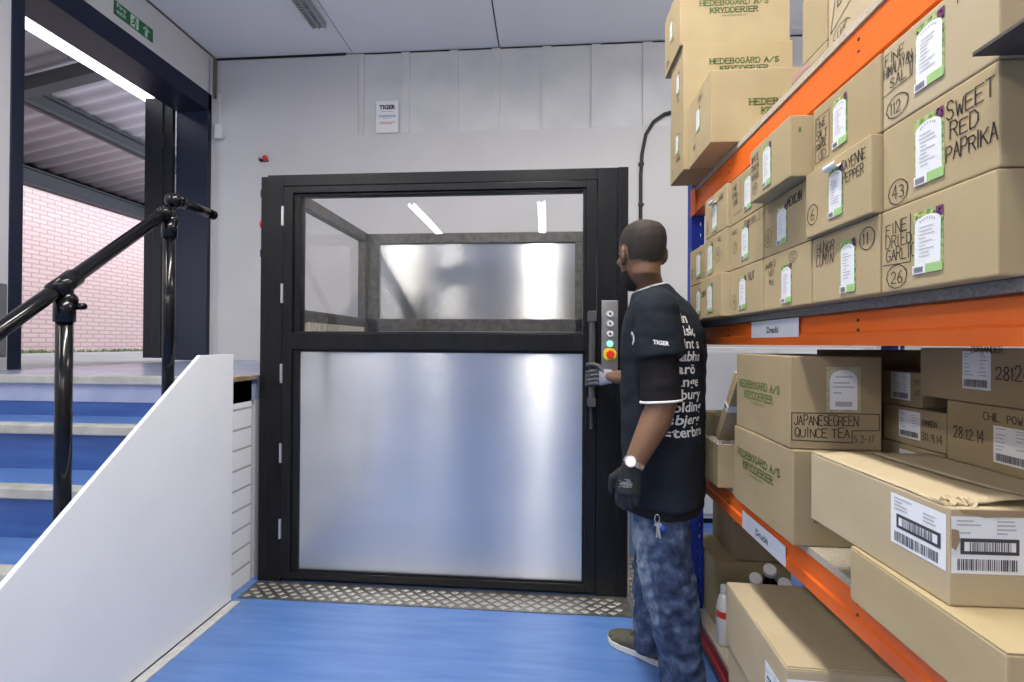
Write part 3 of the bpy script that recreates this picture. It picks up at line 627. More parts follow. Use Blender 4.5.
# ------------------------------------------------------------------ cartons
class Carton:
    def __init__(s, label, X0, X1, Y0, Y1, Z0, Z1, rz=0, shade=0, group=None, name='cardboard_box', cat='box', open_top=False, flaps=False, tape=True):
        s.w, s.d, s.h = X1-X0, Y1-Y0, Z1-Z0; s.hx, s.hy = s.w/2, s.d/2
        b = MB(); n = 5
        if open_top:
            t = .005; w, d, h = s.hx, s.hy, s.h
            b.box(-w, w, -d, d, 0, t); b.box(-w, -w+t, -d, d, t, h); b.box(w-t, w, -d, d, t, h); b.box(-w+t, w-t, -d, -d+t, t, h); b.box(-w+t, w-t, d-t, d, t, h)
            s.o = b.build(name, [CARD[shade]], bevel=.001)
        else:
            sd = random.uniform(0, 90)
            b.box(-s.hx, s.hx, -s.hy, s.hy, 0, s.h)
            me = bpy.data.meshes.new(name); me.from_pydata(b.v, [], b.f); me.materials.append(CARD[shade])
            bm = bmesh.new(); bm.from_mesh(me); bmesh.ops.recalc_face_normals(bm, faces=bm.faces)
            bmesh.ops.bevel(bm, geom=list(bm.edges), offset=.003, segments=2, affect='EDGES', profile=.6)
            bm.to_mesh(me); bm.free()
            s.o = bpy.data.objects.new(name, me); COL.objects.link(s.o)
        s.o.location = ((X0+X1)/2, (Y0+Y1)/2, Z0); s.o.rotation_euler = (0, 0, rz)
        tag(s.o, label, cat, group)
        if flaps:
            for sg in (-1, 1):
                f = MB(); f.box(min(sg*.0015, sg*(s.hx-.001)), max(sg*.0015, sg*(s.hx-.001)), -s.hy+.001, s.hy-.001, s.h, s.h+.003)
                f.build('flap', CARD[shade], s.o, bevel=.001)
    def L(s, u, v, e): return (-s.hx-e, s.hy-u, v)
    def Fm(s, u, v, e): return (-s.hx+u, -s.hy-e, v)
    def T(s, u, v, e): return (-s.hx+u, -s.hy+v, s.h+e)
    def map(s, face): return {'L': s.L, 'F': s.Fm, 'T': s.T}[face]
    def put(s, name, polys, mats, face='L', base=.0007): return draw(name, polys, mats, s.map(face), s.o, base)
    def hand(s, polys, face='L', mats=None, gap=.0075):
        bb = [(min(p[0] for p in q[0])-gap, max(p[0] for p in q[0])+gap, min(p[1] for p in q[0])-gap, max(p[1] for p in q[0])+gap) for q in polys]
        lab = list(range(len(polys)))
        def root(i):
            while lab[i] != i: i = lab[i]
            return i
        for i in range(len(polys)):
            for k in range(i):
                a, b = bb[i], bb[k]
                if a[0] < b[1] and b[0] < a[1] and a[2] < b[3] and b[2] < a[3]: lab[root(i)] = root(k)
        for r in sorted(set(root(i) for i in range(len(polys)))):
            s.put('handwriting', [q for i, q in enumerate(polys) if root(i) == r], mats or [INK], face, .0009)
    def garden_label(s, u, v, w=.052, h=.098, face='L', curl=False):
        P = []; sk = random.uniform(-.03, .03)*w
        def Q(pts, mi, ly): P.append(([(u+a*w+sk*b_, v+b_*h) for a, b_ in pts], mi, ly))
        Q([(0, 0), (1, 0), (1, 1), (0, 1)], 1, 0)
        Q([(.76, .84), (1, .84), (1, 1), (.76, 1)], 2, 1)
        arch = [(.06, .0), (.94, .0), (.94, .80)]+[(.5+.44*math.cos(a*PI/8), .80+.12*math.sin(a*PI/8)) for a in range(1, 8)]+[(.06, .80)]
        Q(arch, 0, 2)
        Q([(.45, .0), (1, .0), (1, .14), (.45, .14)], 3, 3); Q([(0, 0), (.45, 0), (.45, .14), (0, .14)], 0, 3)
        for i in range(9): Q([(.06+i*.036, .02), (.08+i*.036, .02), (.08+i*.036, .11), (.06+i*.036, .11)], 5, 4)
        for i in range(9):
            a = .24+random.uniform(0, .06); bb = .78-random.uniform(0, .3); y = .73-i*.058
            if i in (3, 5): bb = .45
            Q([(a-.06, y), (bb, y), (bb, y+.014), (a-.06, y+.014)], 4, 3)
        for i in range(7):
            a = PI*(.2+.6*i/6); cx, cy = .5+.3*math.cos(a), .78+.09*math.sin(a)
            Q([(cx-.02, cy-.015), (cx+.02, cy-.015), (cx+.02, cy+.015), (cx-.02, cy+.015)], 4, 3)
        for i in range(14):
            cx = random.uniform(.03, .95); cy = random.uniform(.9, .985) if i < 9 else random.uniform(.6, .9)
            if i >= 9: cx = random.choice((.05, .95))
            Q([(cx+.035*math.cos(k*PI/3), cy+.02*math.sin(k*PI/3)) for k in range(6)], random.choice((2, 3, 1, 6)), 1)
        s.put('product_label', P, [PAPER, LEAFY, PURPLE, LIME, PRINTGREY, BARS, YELLOW], face)
        if curl:
            fm = s.map(face); mb = MB(); n = 6
            vs = []; 
            for i in range(n+1):
                a = PI*1.25*i/n; r = .007
                for k in (0, 1): vs.append(fm(u+w*(.08+.84*k), v+h*1.0-r*math.sin(a)+.002, .002+r*(1-math.cos(a))))
            mb.add(vs, [(2*i, 2*i+1, 2*i+3, 2*i+2) for i in range(n)])
            mb.build('peeling_label_top', PAPER, s.o, smooth=True, recalc=False)
    def ship_label(s, u, v, w, h, face='L', frame=False):
        P = rect(u, v, u+w, v+h, 0, 0)
        x = u+w*.08
        while x < u+w*.88:
            k = random.uniform(.006, .022)*w; P += rect(x, v+h*.06, x+k, v+h*.26, 1, 1); x += k+random.uniform(.006, .018)*w
        if frame:
            P += rect(u+w*.12, v+h*.34, u+w*.92, v+h*.62, 1, 1)+rect(u+w*.17, v+h*.40, u+w*.87, v+h*.56, 0, 2)
            x = u+w*.24
            while x < u+w*.80:
                k = random.uniform(.006, .02)*w; P += rect(x, v+h*.40, x+k, v+h*.56, 1, 3); x += k+random.uniform(.008, .02)*w
        rows = (.70, .77, .84, .91) if frame else (.36, .45, .56, .66, .76, .85, .92)
        for r in rows:
            for (a, c) in ((.07, random.uniform(.2, .42)), (.62, random.uniform(.75, .92))):
                if random.random() < .8: P += rect(u+w*a, v+h*r, u+w*c, v+h*(r+.025), 2, 1)
        s.put('shipping_label', P, [PAPER, BARS, PRINTGREY], face)
    def maker_print(s, u, v, size, face='F', m=None, lw=.2, sub=True):
        m = m or GREENINK; h = size
        t1, t2 = 'HEDEBOGÅRD A/S', 'KRYDDERIER'
        w1 = wlen(t1, h, h*.72, .36); w2 = wlen(t2, h, h*.72, .36)
        P = write(t1, u-w1/2, v, h, h*.72, .36, h*.22, serif=True)+write(t2, u-w2/2, v-h*1.55, h, h*.72, .36, h*.22, serif=True)
        if sub: P += write('WWW.HEDEBOGAARD.DK', u-wlen('WWW.HEDEBOGAARD.DK', h*.34)/2, v-h*2.35, h*.34, lw=h*.05)
        s.put('carton_print', P, [m], face)
    def seam(s, face='L'):
        w = s.d if face == 'L' else s.w
        s.put('tape_strip', rect(w*.5-.025, 0.002, w*.5+.025, s.h*.3), [TAPE], face, .0003)

GM = 'spice cartons on the middle shelf'
Z1 = 1.3945; BH = .146; g1 = .0015
R1 = (Z1, Z1+BH-g1); R2 = (Z1+BH, Z1+2*BH-g1); R3 = (Z1+2*BH, Z1+3*BH-g1)
CA = (.655, .866); CB = (.870, 1.078); CC = (1.082, 1.306); CD = (1.312, 1.531); CE = (1.536, 1.740); CF = (1.746, 1.955)
def mid(label, col, row, x=.600, shade=0, dx=.36, dz=0):
    return Carton(label, x, x+dx, col[0], col[1], row[0], row[1]-dz, 0, shade, GM)
c = mid('spice carton marked FINE DRIED GARLIC and circled 26', CA, R1, .602, 0); W = c.d
c.garden_label(.072, .022, .056, .100)
P = write('FINE', .012, .100, .020, .011, .3, .0021, .15)+write('DRIED', .012, .077, .020, .010, .3, .0021, .15)+write('GARLIC', .012, .053, .021, .0095, .28, .0021, .15)
P += lines([(.066, .125), (.066, .045), (.004, .048)], .0016)+write('26', .024, .014, .021, .011, .3, .0022, .1)+circ(.036, .025, .022, .020, .0018); c.hand(P)
c = mid('spice carton marked SWEET RED PAPRIKA and circled 43', CA, R2, .604, 0)
c.garden_label(.072, .020, .056, .108)
P = write('SWEET', .132, .100, .024, .0125, .24, .0028, .15)+write('RED', .138, .070, .022, .0125, .26, .0028, .15)+write('PAPRIKA', .130, .038, .023, .0105, .2, .0028, .12)
P += write('43', .024, .014, .022, .011, .3, .0022, .1)+circ(.036, .025, .021, .021, .0018); c.hand(P)
c = mid('spice carton marked FINE HIMALAYAN SALT and circled 112', CA, R3, .604, 2)
c.garden_label(.072, .028, .056, .106)
P = write('FINE', .006, .112, .017, .010, .3, .0022, .15)+write('HIMALAYAN', .004, .090, .018, .0062, .2, .002, .12)+write('SALT', .018, .067, .018, .010, .3, .0022, .15)
P += lines([(.0, .060), (.066, .064), (.068, .10)], .0016)+write('112', .018, .018, .021, .010, .3, .0022, .1)+circ(.034, .029, .024, .019, .0018)+write('PURE', .150, .120, .016, .010, .3, .002, .1); c.hand(P)
c = mid('spice carton with circled 11, under the cayenne carton', CB, R1, .601, 0)
c.garden_label(.100, .012, .046, .105)
P = write('Hungr', .018, .108, .022, .010, .25, .0024, .2, .1)+write('Cumin', .016, .080, .022, .010, .25, .0024, .2, .1)+write('11', .166, .096, .022, .012, .4, .0024)+circ(.177, .107, .020, .021, .0018); c.hand(P)
c = mid('spice carton marked CAYENNE PEPPER with circled 6 and peeling label', CB, R2, .586, 0)
c.garden_label(.085, .022, .046, .100, curl=True)
P = write('CAYENNE', .126, .106, .020, .0085, .2, .0024, .12)+write('PEPPER', .130, .080, .020, .0085, .2, .0024, .12)+write('6', .022, .036, .024, .013, .3, .0024)+circ(.028, .048, .019, .022, .0018); c.hand(P)
c = mid('top spice carton with boxed scribble, right of the jutting carton', CB, R3, .602, 1)
c.garden_label(.072, .026, .046, .100)
P = lines([(.01, .02), (.06, .02), (.06, .12), (.01, .12), (.01, .02)], .0014)+write('FINE', .014, .094, .018, .008, .2, .0024, .3)+write('SALT', .014, .070, .018, .008, .2, .0024, .3)+write('COARSE', .014, .048, .016, .005, .2, .0022, .3)+write('8', .03, .026, .014, .009)+circ(.035, .033, .014, .010, .0014); c.hand(P)
c = mid('spice carton with circled 12 in its upper corner', CC, R1, .600, 0)
c.garden_label(.095, .012, .050, .096)
P = write('BARBEQ', .012, .112, .015, .007, .25, .0018, .2)+write('HOT', .030, .090, .015, .008, .25, .0018, .2)+write('MIX', .032, .066, .015, .008, .25, .0018, .2)+write('12', .142, .116, .013, .008, .35, .0018)+circ(.150, .122, .018, .012, .0015); c.hand(P)
c = mid('spice carton marked MEXICAN and circled 8', CC, R2, .601, 1)
c.garden_label(.070, .018, .050, .098)
P = write('MEXICAN', .122, .104, .022, .0085, .18, .0034, .1)+write('8', .016, .036, .026, .013, .3, .0024)+circ(.023, .049, .018, .024, .0018); c.hand(P)
c = Carton('spice carton jutting out over the rows below, right face showing', .555, .915, 1.084, 1.289, R3[0], R3[1]-.004, 0, 0, GM)
c.garden_label(.075, .016, .044, .106)
P = write('WHITE', .010, .104, .017, .008, .2, .0022, .2)+write('ONION', .010, .080, .017, .008, .2, .0022, .2)+write('RINGS', .012, .056, .017, .008, .2, .0022, .2)+write('19', .022, .024, .014, .008)+circ(.030, .031, .015, .014, .0014); c.hand(P)
c.put('green_mark', rect(.018, .100, .024, .112), [LIMEINK], 'F')
c = mid('spice carton marked NUT on the bottom row, left of circled 12', CD, R1, .600, 0)
c.garden_label(.066, .016, .050, .100)
P = write('NUT', .130, .098, .024, .012, .2, .0030, .15)+write('9', .022, .030, .020, .011)+circ(.028, .040, .017, .023, .0016); c.hand(P)
c = mid('spice carton with written title strip, directly left of circled 8', CD, R2, .600, 0)
c.garden_label(.080, .020, .052, .102)
P = write('SESAME SEED', .100, .122, .012, .006, .2, .0018, .15, rise=.0)+lines([(.09, .116), (.2, .116), (.2, .140)], .0013)+write('7', .026, .060, .018, .010)+circ(.031, .069, .016, .018, .0015)+write('ROAST', .012, .112, .014, .006, .2, .0018, .2); c.hand(P)
c = mid('top spice carton tucked behind the jutting carton', CD, R3, .600, 1)
c.garden_label(.100, .020, .050, .104)
P = write('PINK', .016, .106, .016, .007, .2, .0022, .2)+write('PEPPER', .012, .082, .016, .006, .2, .0022, .2)+write('CORN', .018, .058, .016, .007, .2, .0022, .2)+lines([(.012, .03), (.075, .03), (.075, .125)], .0014); c.hand(P)
c = Carton('bottom row spice carton pulled forward near the blue upright', .572, .93, CE[0], CE[1], R1[0], R1[1], 0, 0, GM)
c.garden_label(.075, .020, .050, .100)
P = write('CURRY', .012, .080, .018, .008, .2, .0030, .2); c.hand(P)
c = mid('second row spice carton with circled mark and label at its left', CE, R2, .588, 0)
c.garden_label(.030, .016, .050, .108)
P = write('4', .124, .060, .020, .010)+circ(.129, .070, .020, .024, .0015)+write('DILL', .130, .112, .016, .008, .2, .002, .2); c.hand(P)
c = mid('top spice carton at the far left end with curled label', CE, R3, .588, 0)
c.garden_label(.075, .014, .046, .098, curl=True)
P = write('SAGE', .134, .104, .018, .009, .2, .0026, .2)+write('3', .022, .030, .020, .010)+circ(.027, .040, .015, .022, .0015); c.hand(P)
c = mid('far end second row spice carton beside the blue upright', CF, R2, .600, 1); c.garden_label(.085, .026, .050, .098)
c.hand(write('5', .03, .04, .02, .011)+circ(.035, .05, .017, .02, .0015))
c = mid('far end bottom row spice carton behind the man', CF, R1, .600, 1); c.garden_label(.085, .026, .050, .098)
# nearest cartons of that shelf, mostly outside the picture
ds = empty('dark_card_sheet', (.75, .48, R2[1]+.0045)); tag(ds, 'dark sheet jutting out at the near end of the middle shelf cartons', 'sheet')
MB().box(-.18, .25, -.16, .175, 0, .006).build('sheet', mat('shaded_board', (.075, .062, .052), .8, noise_scale=8, col2=(.095, .08, .066)), ds, bevel=.001)  # shade of the underside is put into the sheet's dark colour
c = Carton('carton set back under the dark jutting sheet', .80, 1.15, .32, .652, R1[0], R2[1]+.003, 0, 3, GM)

GT = 'printed cartons stacked on the top shelf'
ZT = 1.9945
c = Carton('nearest large printed carton on the top shelf edge', .560, 1.0, 1.604, 1.840, ZT, ZT+.250, 0, 0, GT)
c.maker_print(.26, .125, .020, 'F', LIMEINK)
c.garden_label(.085, .100, .042, .085, 'L', curl=False); c.hand(write('CHILLI', .105, .205, .018, .008, .2, .0028, .2)+write('202', .05, .05, .016, .008), 'L')
c = Carton('lowest large carton at the far end of the top shelf', .540, .976, 1.846, 2.040, ZT, ZT+.250, 0, 1, GT)
c.garden_label(.085, .095, .042, .085, 'L'); c.hand(write('FENNEL', .10, .06, .016, .008, .2, .0026, .2)+write('71', .03, .03, .02, .01), 'L')
c = Carton('second large printed carton up at the far end', .542, .962, 1.860, 2.040, ZT+.2515, ZT+.5065, 0, 1, GT)
c.maker_print(.235, .172, .020, 'F'); c.garden_label(.085, .095, .042, .088, 'L'); c.hand(write('64', .10, .06, .016, .008, .2, .0026, .2), 'L')
c = Carton('topmost large printed carton at the far end', .530, .955, 1.867, 2.100, ZT+.508, ZT+.763, -.0, 1, GT, flaps=True)
c.maker_print(.21, .155, .020, 'F'); c.garden_label(.085, .10, .042, .088, 'L'); c.hand(write('SUMAC', .03, .03, .018, .008, .2, .0026, .2)+write('64', .13, .08, .016, .008), 'L')
c = Carton('thin flat carton lying under the narrow upright carton', .654, 1.0, 1.118, 1.29, ZT, ZT+.022, 0, 0, GT)
c.put('pink_strip', rect(.02, .006, .10, .020), [mat('faded_pink_print', (.45, .26, .24), .7)], 'L')
c = Carton('plain narrow carton standing on the thin flat carton', .655, 1.0, 1.118, 1.222, ZT+.0235, ZT+.42, 0, 1, GT)
c = Carton('pale top shelf carton with a drawn triangle', .656, 1.0, .75, 1.114, ZT, ZT+.33, 0, 2, GT)
P = lines([(.010, .028), (.030, .120), (.042, .085)], .0022)+lines([(.010, .028), (.12, .075)], .0022)+write('BAY', .034, .075, .034, .016, .25, .0034, .15, .1, .25)+write('LEAF', .035, .002, .014, .007, .25, .002, .2, 0, .4)+circ(.050, .010, .03, .018, .0015)[:12]; c.hand(P)

GL = 'cartons on the lower shelf'
ZL = .8025
c = Carton('lower printed carton with a drawn bracket, under the tea carton', .614, .828, 1.180, 1.535, ZL, ZL+.236, 0, 3, GL)
c.maker_print(.16, .150, .020, 'L', LIMEINK); c.hand(lines([(.04, .14), (.085, .138)], .0022)+lines([(.05, .138), (.05, .060), (.14, .058)], .0022)+write('L', .064, .10, .03, .016), 'F')
c = Carton('printed carton marked JAPANESE GREEN QUINCE TEA', .616, .830, 1.190, 1.530, ZL+.238, ZL+.470, -.02, 3, GL)
c.maker_print(.155, .130, .020, 'L', LIMEINK)
P = write('JAPANESEGREEN', .008, .060, .024, .0098, .2, .0030, .12)+write('QUINCE TEA', .010, .030, .022, .0115, .25, .0030, .12)+write('5.2-17', .150, .020, .016, .0075, .25, .002, .15)
P += lines([(.003, .090), (.208, .090), (.208, .050), (.145, .048), (.145, .018), (.003, .022), (.003, .090)], .0022); c.hand(P, 'F')
P = rect(.085, .094, .165, .206, 1, 0)+[([(.093, .10), (.157, .10), (.157, .175)]+[(.125+.032*math.cos(a*PI/8), .175+.024*math.sin(a*PI/8)) for a in range(1, 8)]+[(.093, .175)], 0, 1)]
P += rect(.105, .108, .145, .120, 2, 2)+rect(.10, .155, .15, .158, 2, 2)+rect(.10, .165, .14, .168, 2, 2)+rect(.105, .18, .145, .183, 2, 2)+rect(.1, .14, .12, .143, 2, 2)
c.put('product_label', P, [PAPER, mat('label_tan_print', (.36, .34, .20), .6, noise_scale=150, col2=(.5, .46, .3)), PRINTGREY], 'F')
# inner cartons seen through the shelf
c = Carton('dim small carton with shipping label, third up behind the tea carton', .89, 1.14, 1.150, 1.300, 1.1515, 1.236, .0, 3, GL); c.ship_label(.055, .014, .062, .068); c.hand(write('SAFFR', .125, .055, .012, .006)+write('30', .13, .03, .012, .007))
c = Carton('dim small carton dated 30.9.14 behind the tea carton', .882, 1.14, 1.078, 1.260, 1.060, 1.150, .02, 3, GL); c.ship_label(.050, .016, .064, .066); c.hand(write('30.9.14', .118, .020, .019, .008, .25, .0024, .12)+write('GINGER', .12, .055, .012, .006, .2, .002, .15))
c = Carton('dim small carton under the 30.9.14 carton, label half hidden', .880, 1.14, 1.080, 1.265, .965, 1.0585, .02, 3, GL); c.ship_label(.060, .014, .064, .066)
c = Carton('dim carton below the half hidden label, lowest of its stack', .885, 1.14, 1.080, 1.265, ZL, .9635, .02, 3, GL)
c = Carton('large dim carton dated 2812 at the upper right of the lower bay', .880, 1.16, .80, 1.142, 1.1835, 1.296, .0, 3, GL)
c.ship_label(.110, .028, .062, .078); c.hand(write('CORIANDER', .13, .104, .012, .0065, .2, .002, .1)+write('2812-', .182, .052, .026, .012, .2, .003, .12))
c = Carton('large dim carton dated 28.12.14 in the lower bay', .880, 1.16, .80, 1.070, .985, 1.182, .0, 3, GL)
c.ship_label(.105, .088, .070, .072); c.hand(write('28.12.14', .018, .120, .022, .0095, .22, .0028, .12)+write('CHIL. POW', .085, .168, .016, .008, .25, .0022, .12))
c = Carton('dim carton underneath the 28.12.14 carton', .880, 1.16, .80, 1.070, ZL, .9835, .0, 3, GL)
c = Carton('large added carton darkening the lower bay behind the tea carton', 1.02, 1.42, 1.32, 1.80, ZL, 1.285, 0, 3, GL)  # carton added to cover the brightly lit upright behind with a dark tone
# front pair
c = Carton('dented long carton lying on the lower shelf under the torn carton', .596, .86, .630, .942, ZL, .9035, -.02, 0, GL, flaps=True)
c = Carton('long pale carton with torn corner and wrap-round barcode label', .606, .87, .739, 1.087, .9075, 1.055, .02, 2, GL)
c.ship_label(.235, .050, .108, .086, 'L', True); c.ship_label(.002, .050, .105, .086, 'F', True)
TX = c
f = MB(); hx, hy, h = c.hx, c.hy, c.h
def flapgrid(x0, x1, y0, y1, zf, th=.003, n=10):
    mb = MB(); vs = []; 
    for k in (0, 1):
        for j in range(n+1):
            for i in range(n+1):
                x = x0+(x1-x0)*i/n; y = y0+(y1-y0)*j/n; vs.append((x, y, zf(i/n, j/n)+k*th))
    fs = []; N = (n+1)**2
    for j in range(n):
        for i in range(n):
            a = j*(n+1)+i; fs += [(a, a+n+1, a+n+2, a+1), (a+N, a+1+N, a+n+2+N, a+n+1+N)]
    for i in range(n):
        fs += [(i, i+1, i+1+N, i+N), (n*(n+1)+i+1, n*(n+1)+i, n*(n+1)+i+N, n*(n+1)+i+1+N), (i*(n+1)+n, (i+1)*(n+1)+n, (i+1)*(n+1)+n+N, i*(n+1)+n+N), ((i+1)*(n+1), i*(n+1), i*(n+1)+N, (i+1)*(n+1)+N)]
    mb.add(vs, fs); return mb
flapgrid(-hx+.001, -.004, -hy+.012, hy-.001, lambda i, j: h+.0005+.016*(max(0, i-.2)*(1-j)**3)+.002*noise.noise(V((i*5, j*7, 2)))).build('flap', CARD[2], c.o, smooth=True)
flapgrid(.004, hx-.001, -hy+.02, hy-.001, lambda i, j: h+.0005+.010*((1-i)*(1-j)**2)).build('flap', CARD[2], c.o, smooth=True)
tr = MB()
for i in range(26):
    t = i/25; x = -hx+.001+.05*t+random.uniform(-.004, .004); y = -hy+.006+random.uniform(-.006, .012); a = random.uniform(0, PI)
    L = random.uniform(.006, .02); w = random.uniform(.002, .005)
    tr.add([(x, y, h+random.uniform(0, .004)), (x+L*math.cos(a), y+L*math.sin(a), h+random.uniform(.002, .012)), (x+L*math.cos(a)-w, y+w+L*math.sin(a), h+random.uniform(.002, .010)), (x-w, y+w, h+random.uniform(0, .004))], [(0, 1, 2, 3)])
tr.build('torn_edge', CARD[2], c.o, recalc=False)
c.put('dark_tear', [([(.0, .118), (.010, .116), (.012, .10), (.006, .086), (.0, .09)], 0, 5), ([(.012, .146), (.16, .146), (.11, .138), (.05, .135), (.018, .14)], 0, 1)], [CARDDARK], 'F', .0012)
# far part of the lower shelf
c = Carton('small open carton with clear film inside, at the far end of the lower shelf', .600, .80, 1.637, 1.792, ZL, ZL+.150, 0, 3, GL, open_top=True)
fm = MB(); n = 9; vs = []
for j in range(n+1):
    for i in range(n+1):
        x = -.08+.16*i/n; y = -.09+.18*j/n; vs.append((x, y, .10+.05*abs(noise.noise(V((x*18, y*18, 4))))+.03*noise.noise(V((x*50, y*40, 1)))))
fm.add(vs, [(j*(n+1)+i, j*(n+1)+i+1, (j+1)*(n+1)+i+1, (j+1)*(n+1)+i) for j in range(n) for i in range(n)])
o = fm.build('clear_film_bag', FILM, recalc=False); o.location = (.70, 1.715, ZL+.03); o.scale = (1, .7, 1); tag(o, 'crumpled clear film bag inside the small open carton', 'bag')
c = Carton('tan carton behind the small open carton, far end of lower shelf', .70, .94, 1.86, 2.07, ZL, ZL+.21, 0, 1, GL)
c = Carton('plain white carton standing behind the leaning flattened carton', .84, 1.0, 1.60, 1.80, ZL, ZL+.42, 0, 0, GL); c.o.data.materials[0] = PLASTICW
fl = empty('flattened_carton', (.655, 1.56, ZL+.155)); tag(fl, 'flattened brown carton with taped edge leaning beside the tea carton', 'flattened box')
az = V((0, -.085, .120)); tn = V((0, .120, .085)).normalized()
b = MB(); b.obox(tn*.014+az, (.07, 0, 0), tn*.006, az); b.build('sheet', CARD[0], fl, bevel=.001)
b = MB(); b.obox(tn*-.006+az, (.07, 0, 0), tn*.007, az*.98); b.build('sheet', CARD[1], fl, bevel=.001)
b = MB(); b.obox(tn*.0045+az, (.069, 0, 0), tn*.0032, az*.97); b.build('dark_gap_edge', CARDDARK, fl)
b = MB(); b.obox(tn*.004+az*1.05, (.072, 0, 0), tn*.018, az*.09); b.obox(tn*.004+az*1.05+V((-.0725, 0, 0)), (.0006, 0, 0), tn*.008, az*.035, m=1); b.build('tape_band', [PLASTICW, BARS], fl)
fl.location = (.690, 1.705, ZL+.158)

GB = 'cartons on the bottom shelf'
ZB = .1265
c = Carton('big pale carton with barcode label at the front of the bottom shelf', .606, .93, 1.175, 1.590, .300, .495, -.035, 2, GB, flaps=True)
c.ship_label(.30, .052, .085, .090, 'L', True); c.ship_label(.002, .085, .10, .088, 'F')
b = MB(); b.box(-c.hx+.004, .10, -c.hy+.005, -c.hy+.19, c.h+.0035, c.h+.0065); b.build('folded_flap', CARD[2], c.o, bevel=.001)
c = Carton('carton under the big pale carton on the bottom shelf', .612, .93, 1.170, 1.585, ZB, .2985, -.035, 2, GB)
c = Carton('tall brown carton with a printed mark at the far end of the bottom shelf', .712, 1.02, 1.975, 2.255, ZB, ZB+.262, 0, 1, GB, flaps=True)
P = rect(.075, .185, .135, .225, 0)+write('KSB', .083, .196, .016, .010, .25, .003, 0, mi=1, layer=1); c.put('carton_print', P, [mat('faded_brown_print', (.22, .16, .10), .8), INK], 'L'); c.put('carton_print', rect(.09, .10, .12, .11)+rect(.1, .13, .13, .136), [mat('faint_print', (.33, .24, .15), .8)], 'L')
c = Carton('brown carton on top of the marked carton, just below the orange beam', .80, 1.02, 1.99, 2.25, ZB+.266, .655, 0, 3, GB)
oc = Carton('dark open carton holding white capped bottles', .72, 1.0, 1.610, 1.90, ZB, ZB+.20, 0, 3, GB, open_top=True)
for i, (x, y, zt) in enumerate(((.800, 1.69, .502), (.752, 1.69, .468), (.836, 1.66, .468))):
    ax = V((-.30, -.62, .72)).normalized(); tip = V((x, y, zt)); base = tip-ax*.24
    if base.z < ZB+.03: base = tip-ax*((tip.z-ZB-.03)/ax.z)
    L = (tip-base).length
    e = empty('capped_bottle', base); tag(e, ('dark bottle with white cap tilted outward, topmost of three', 'dark bottle with white cap tilted outward, left of three', 'dark bottle with white cap tilted outward, right of three')[i], 'bottle', 'white capped bottles on the bottom shelf')
    MB().tube([(0, 0, 0), ax*.01, ax*(L*.62), ax*(L*.78), ax*(L*.92)], [.024, .028, .028, .015, .014], 16).build('bottle_body', mat('dark_bottle_glass', (.008, .012, .010), .1), e, smooth=True)
    MB().tube([ax*(L*.88), ax*(L-.002), ax*L], [.021, .021, .019], 18).build('cap', PLASTICW, e)
wt = empty('white_squeeze_bottle', (.668, 1.800, ZB)); tag(wt, 'white plastic bottle with red mark beside the big pale carton', 'bottle')
wt.location = (.704, 1.853, ZB); wt.scale = (.85, .85, .84)
MB().tube([(0, 0, 0), (0, 0, .01), (0, 0, .17), (0, 0, .215), (0, 0, .235)], [.030, .034, .034, .024, .013], 18).build('bottle_body', PLASTICW, wt, smooth=True)
b = MB(); b.tube([(0, 0, .235), (0, 0, .27)], .016, 14); b.build('cap', PLASTICW, wt)
b = MB()
for i in range(5):
    a0 = PI*(1.02+.09*i); a1 = a0+PI*.09
    b.add([(.0345*math.cos(a0), .0345*math.sin(a0), .13), (.0345*math.cos(a1), .0345*math.sin(a1), .13), (.0345*math.cos(a1), .0345*math.sin(a1), .16), (.0345*math.cos(a0), .0345*math.sin(a0), .16)], [(0, 1, 2, 3)])
b.build('red_mark', RED, wt, recalc=False)

# white cabinet against the wall beyond the rack
wc = empty('white_cabinet', (1.5, 3.7, 0)); tag(wc, 'white metal cabinet beyond the end of the rack', 'cabinet')
MB().box(-.45, .75, -.3, .3, .04, 1.28).build('body', PLASTICW, wc, bevel=.006)
MB().box(-.43, .13, -.318, -.301, .08, 1.25).build('door', PLASTICW, wc, bevel=.004)
MB().box(.15, .73, -.318, -.301, .08, 1.25).build('door', PLASTICW, wc, bevel=.004)
MB().box(-.10, .02, -.326, -.318, 1.0, 1.04).build('handle', BLACKSTEEL, wc)
MB().box(-.4, .7, -.28, .28, 0, .04).build('plinth', BLACKSTEEL, wc)

# ------------------------------------------------------------------ the man
FD = V((-.9, .44, 0)).normalized(); LD = V((-.44, -.9, 0)).normalized(); UP = V((0, 0, 1))
BASE = V((.44, 1.80, 0))
man = empty('person', BASE); tag(man, 'man in navy t-shirt and washed jeans gripping the lift door handle', 'person')
def solid(mb, name, mats, parent, vox=.007, smooth=6, disp=0, dscale=.08, loc=BASE):
    o = shift(mb, loc).build(name, mats, None, recalc=True)
    r = o.modifiers.new('r', 'REMESH'); r.mode = 'VOXEL'; r.voxel_size = vox
    s = o.modifiers.new('s', 'SMOOTH'); s.factor = .5; s.iterations = smooth
    dg = bpy.context.evaluated_depsgraph_get(); dg.update()
    me = bpy.data.meshes.new_from_object(o.evaluated_get(dg))
    old = o.data; o.modifiers.clear(); o.data = me; me.name = name; bpy.data.meshes.remove(old)
    me.materials.clear()
    for m in (mats if isinstance(mats, (list, tuple)) else [mats]): me.materials.append(m)
    if disp:
        ns = [v.normal.copy() for v in me.vertices]
        for v, n in zip(me.vertices, ns):
            p = v.co
            q = V((p.x/dscale, p.y/dscale, p.z/dscale*1.3))
            d = noise.noise(q)+.5*noise.noise(q*2.1+V((5, 1, 3)))
            v.co = p+n*(disp*d)
    for p in me.polygons: p.use_smooth = True; p.material_index = 0
    o.parent = parent
    return o
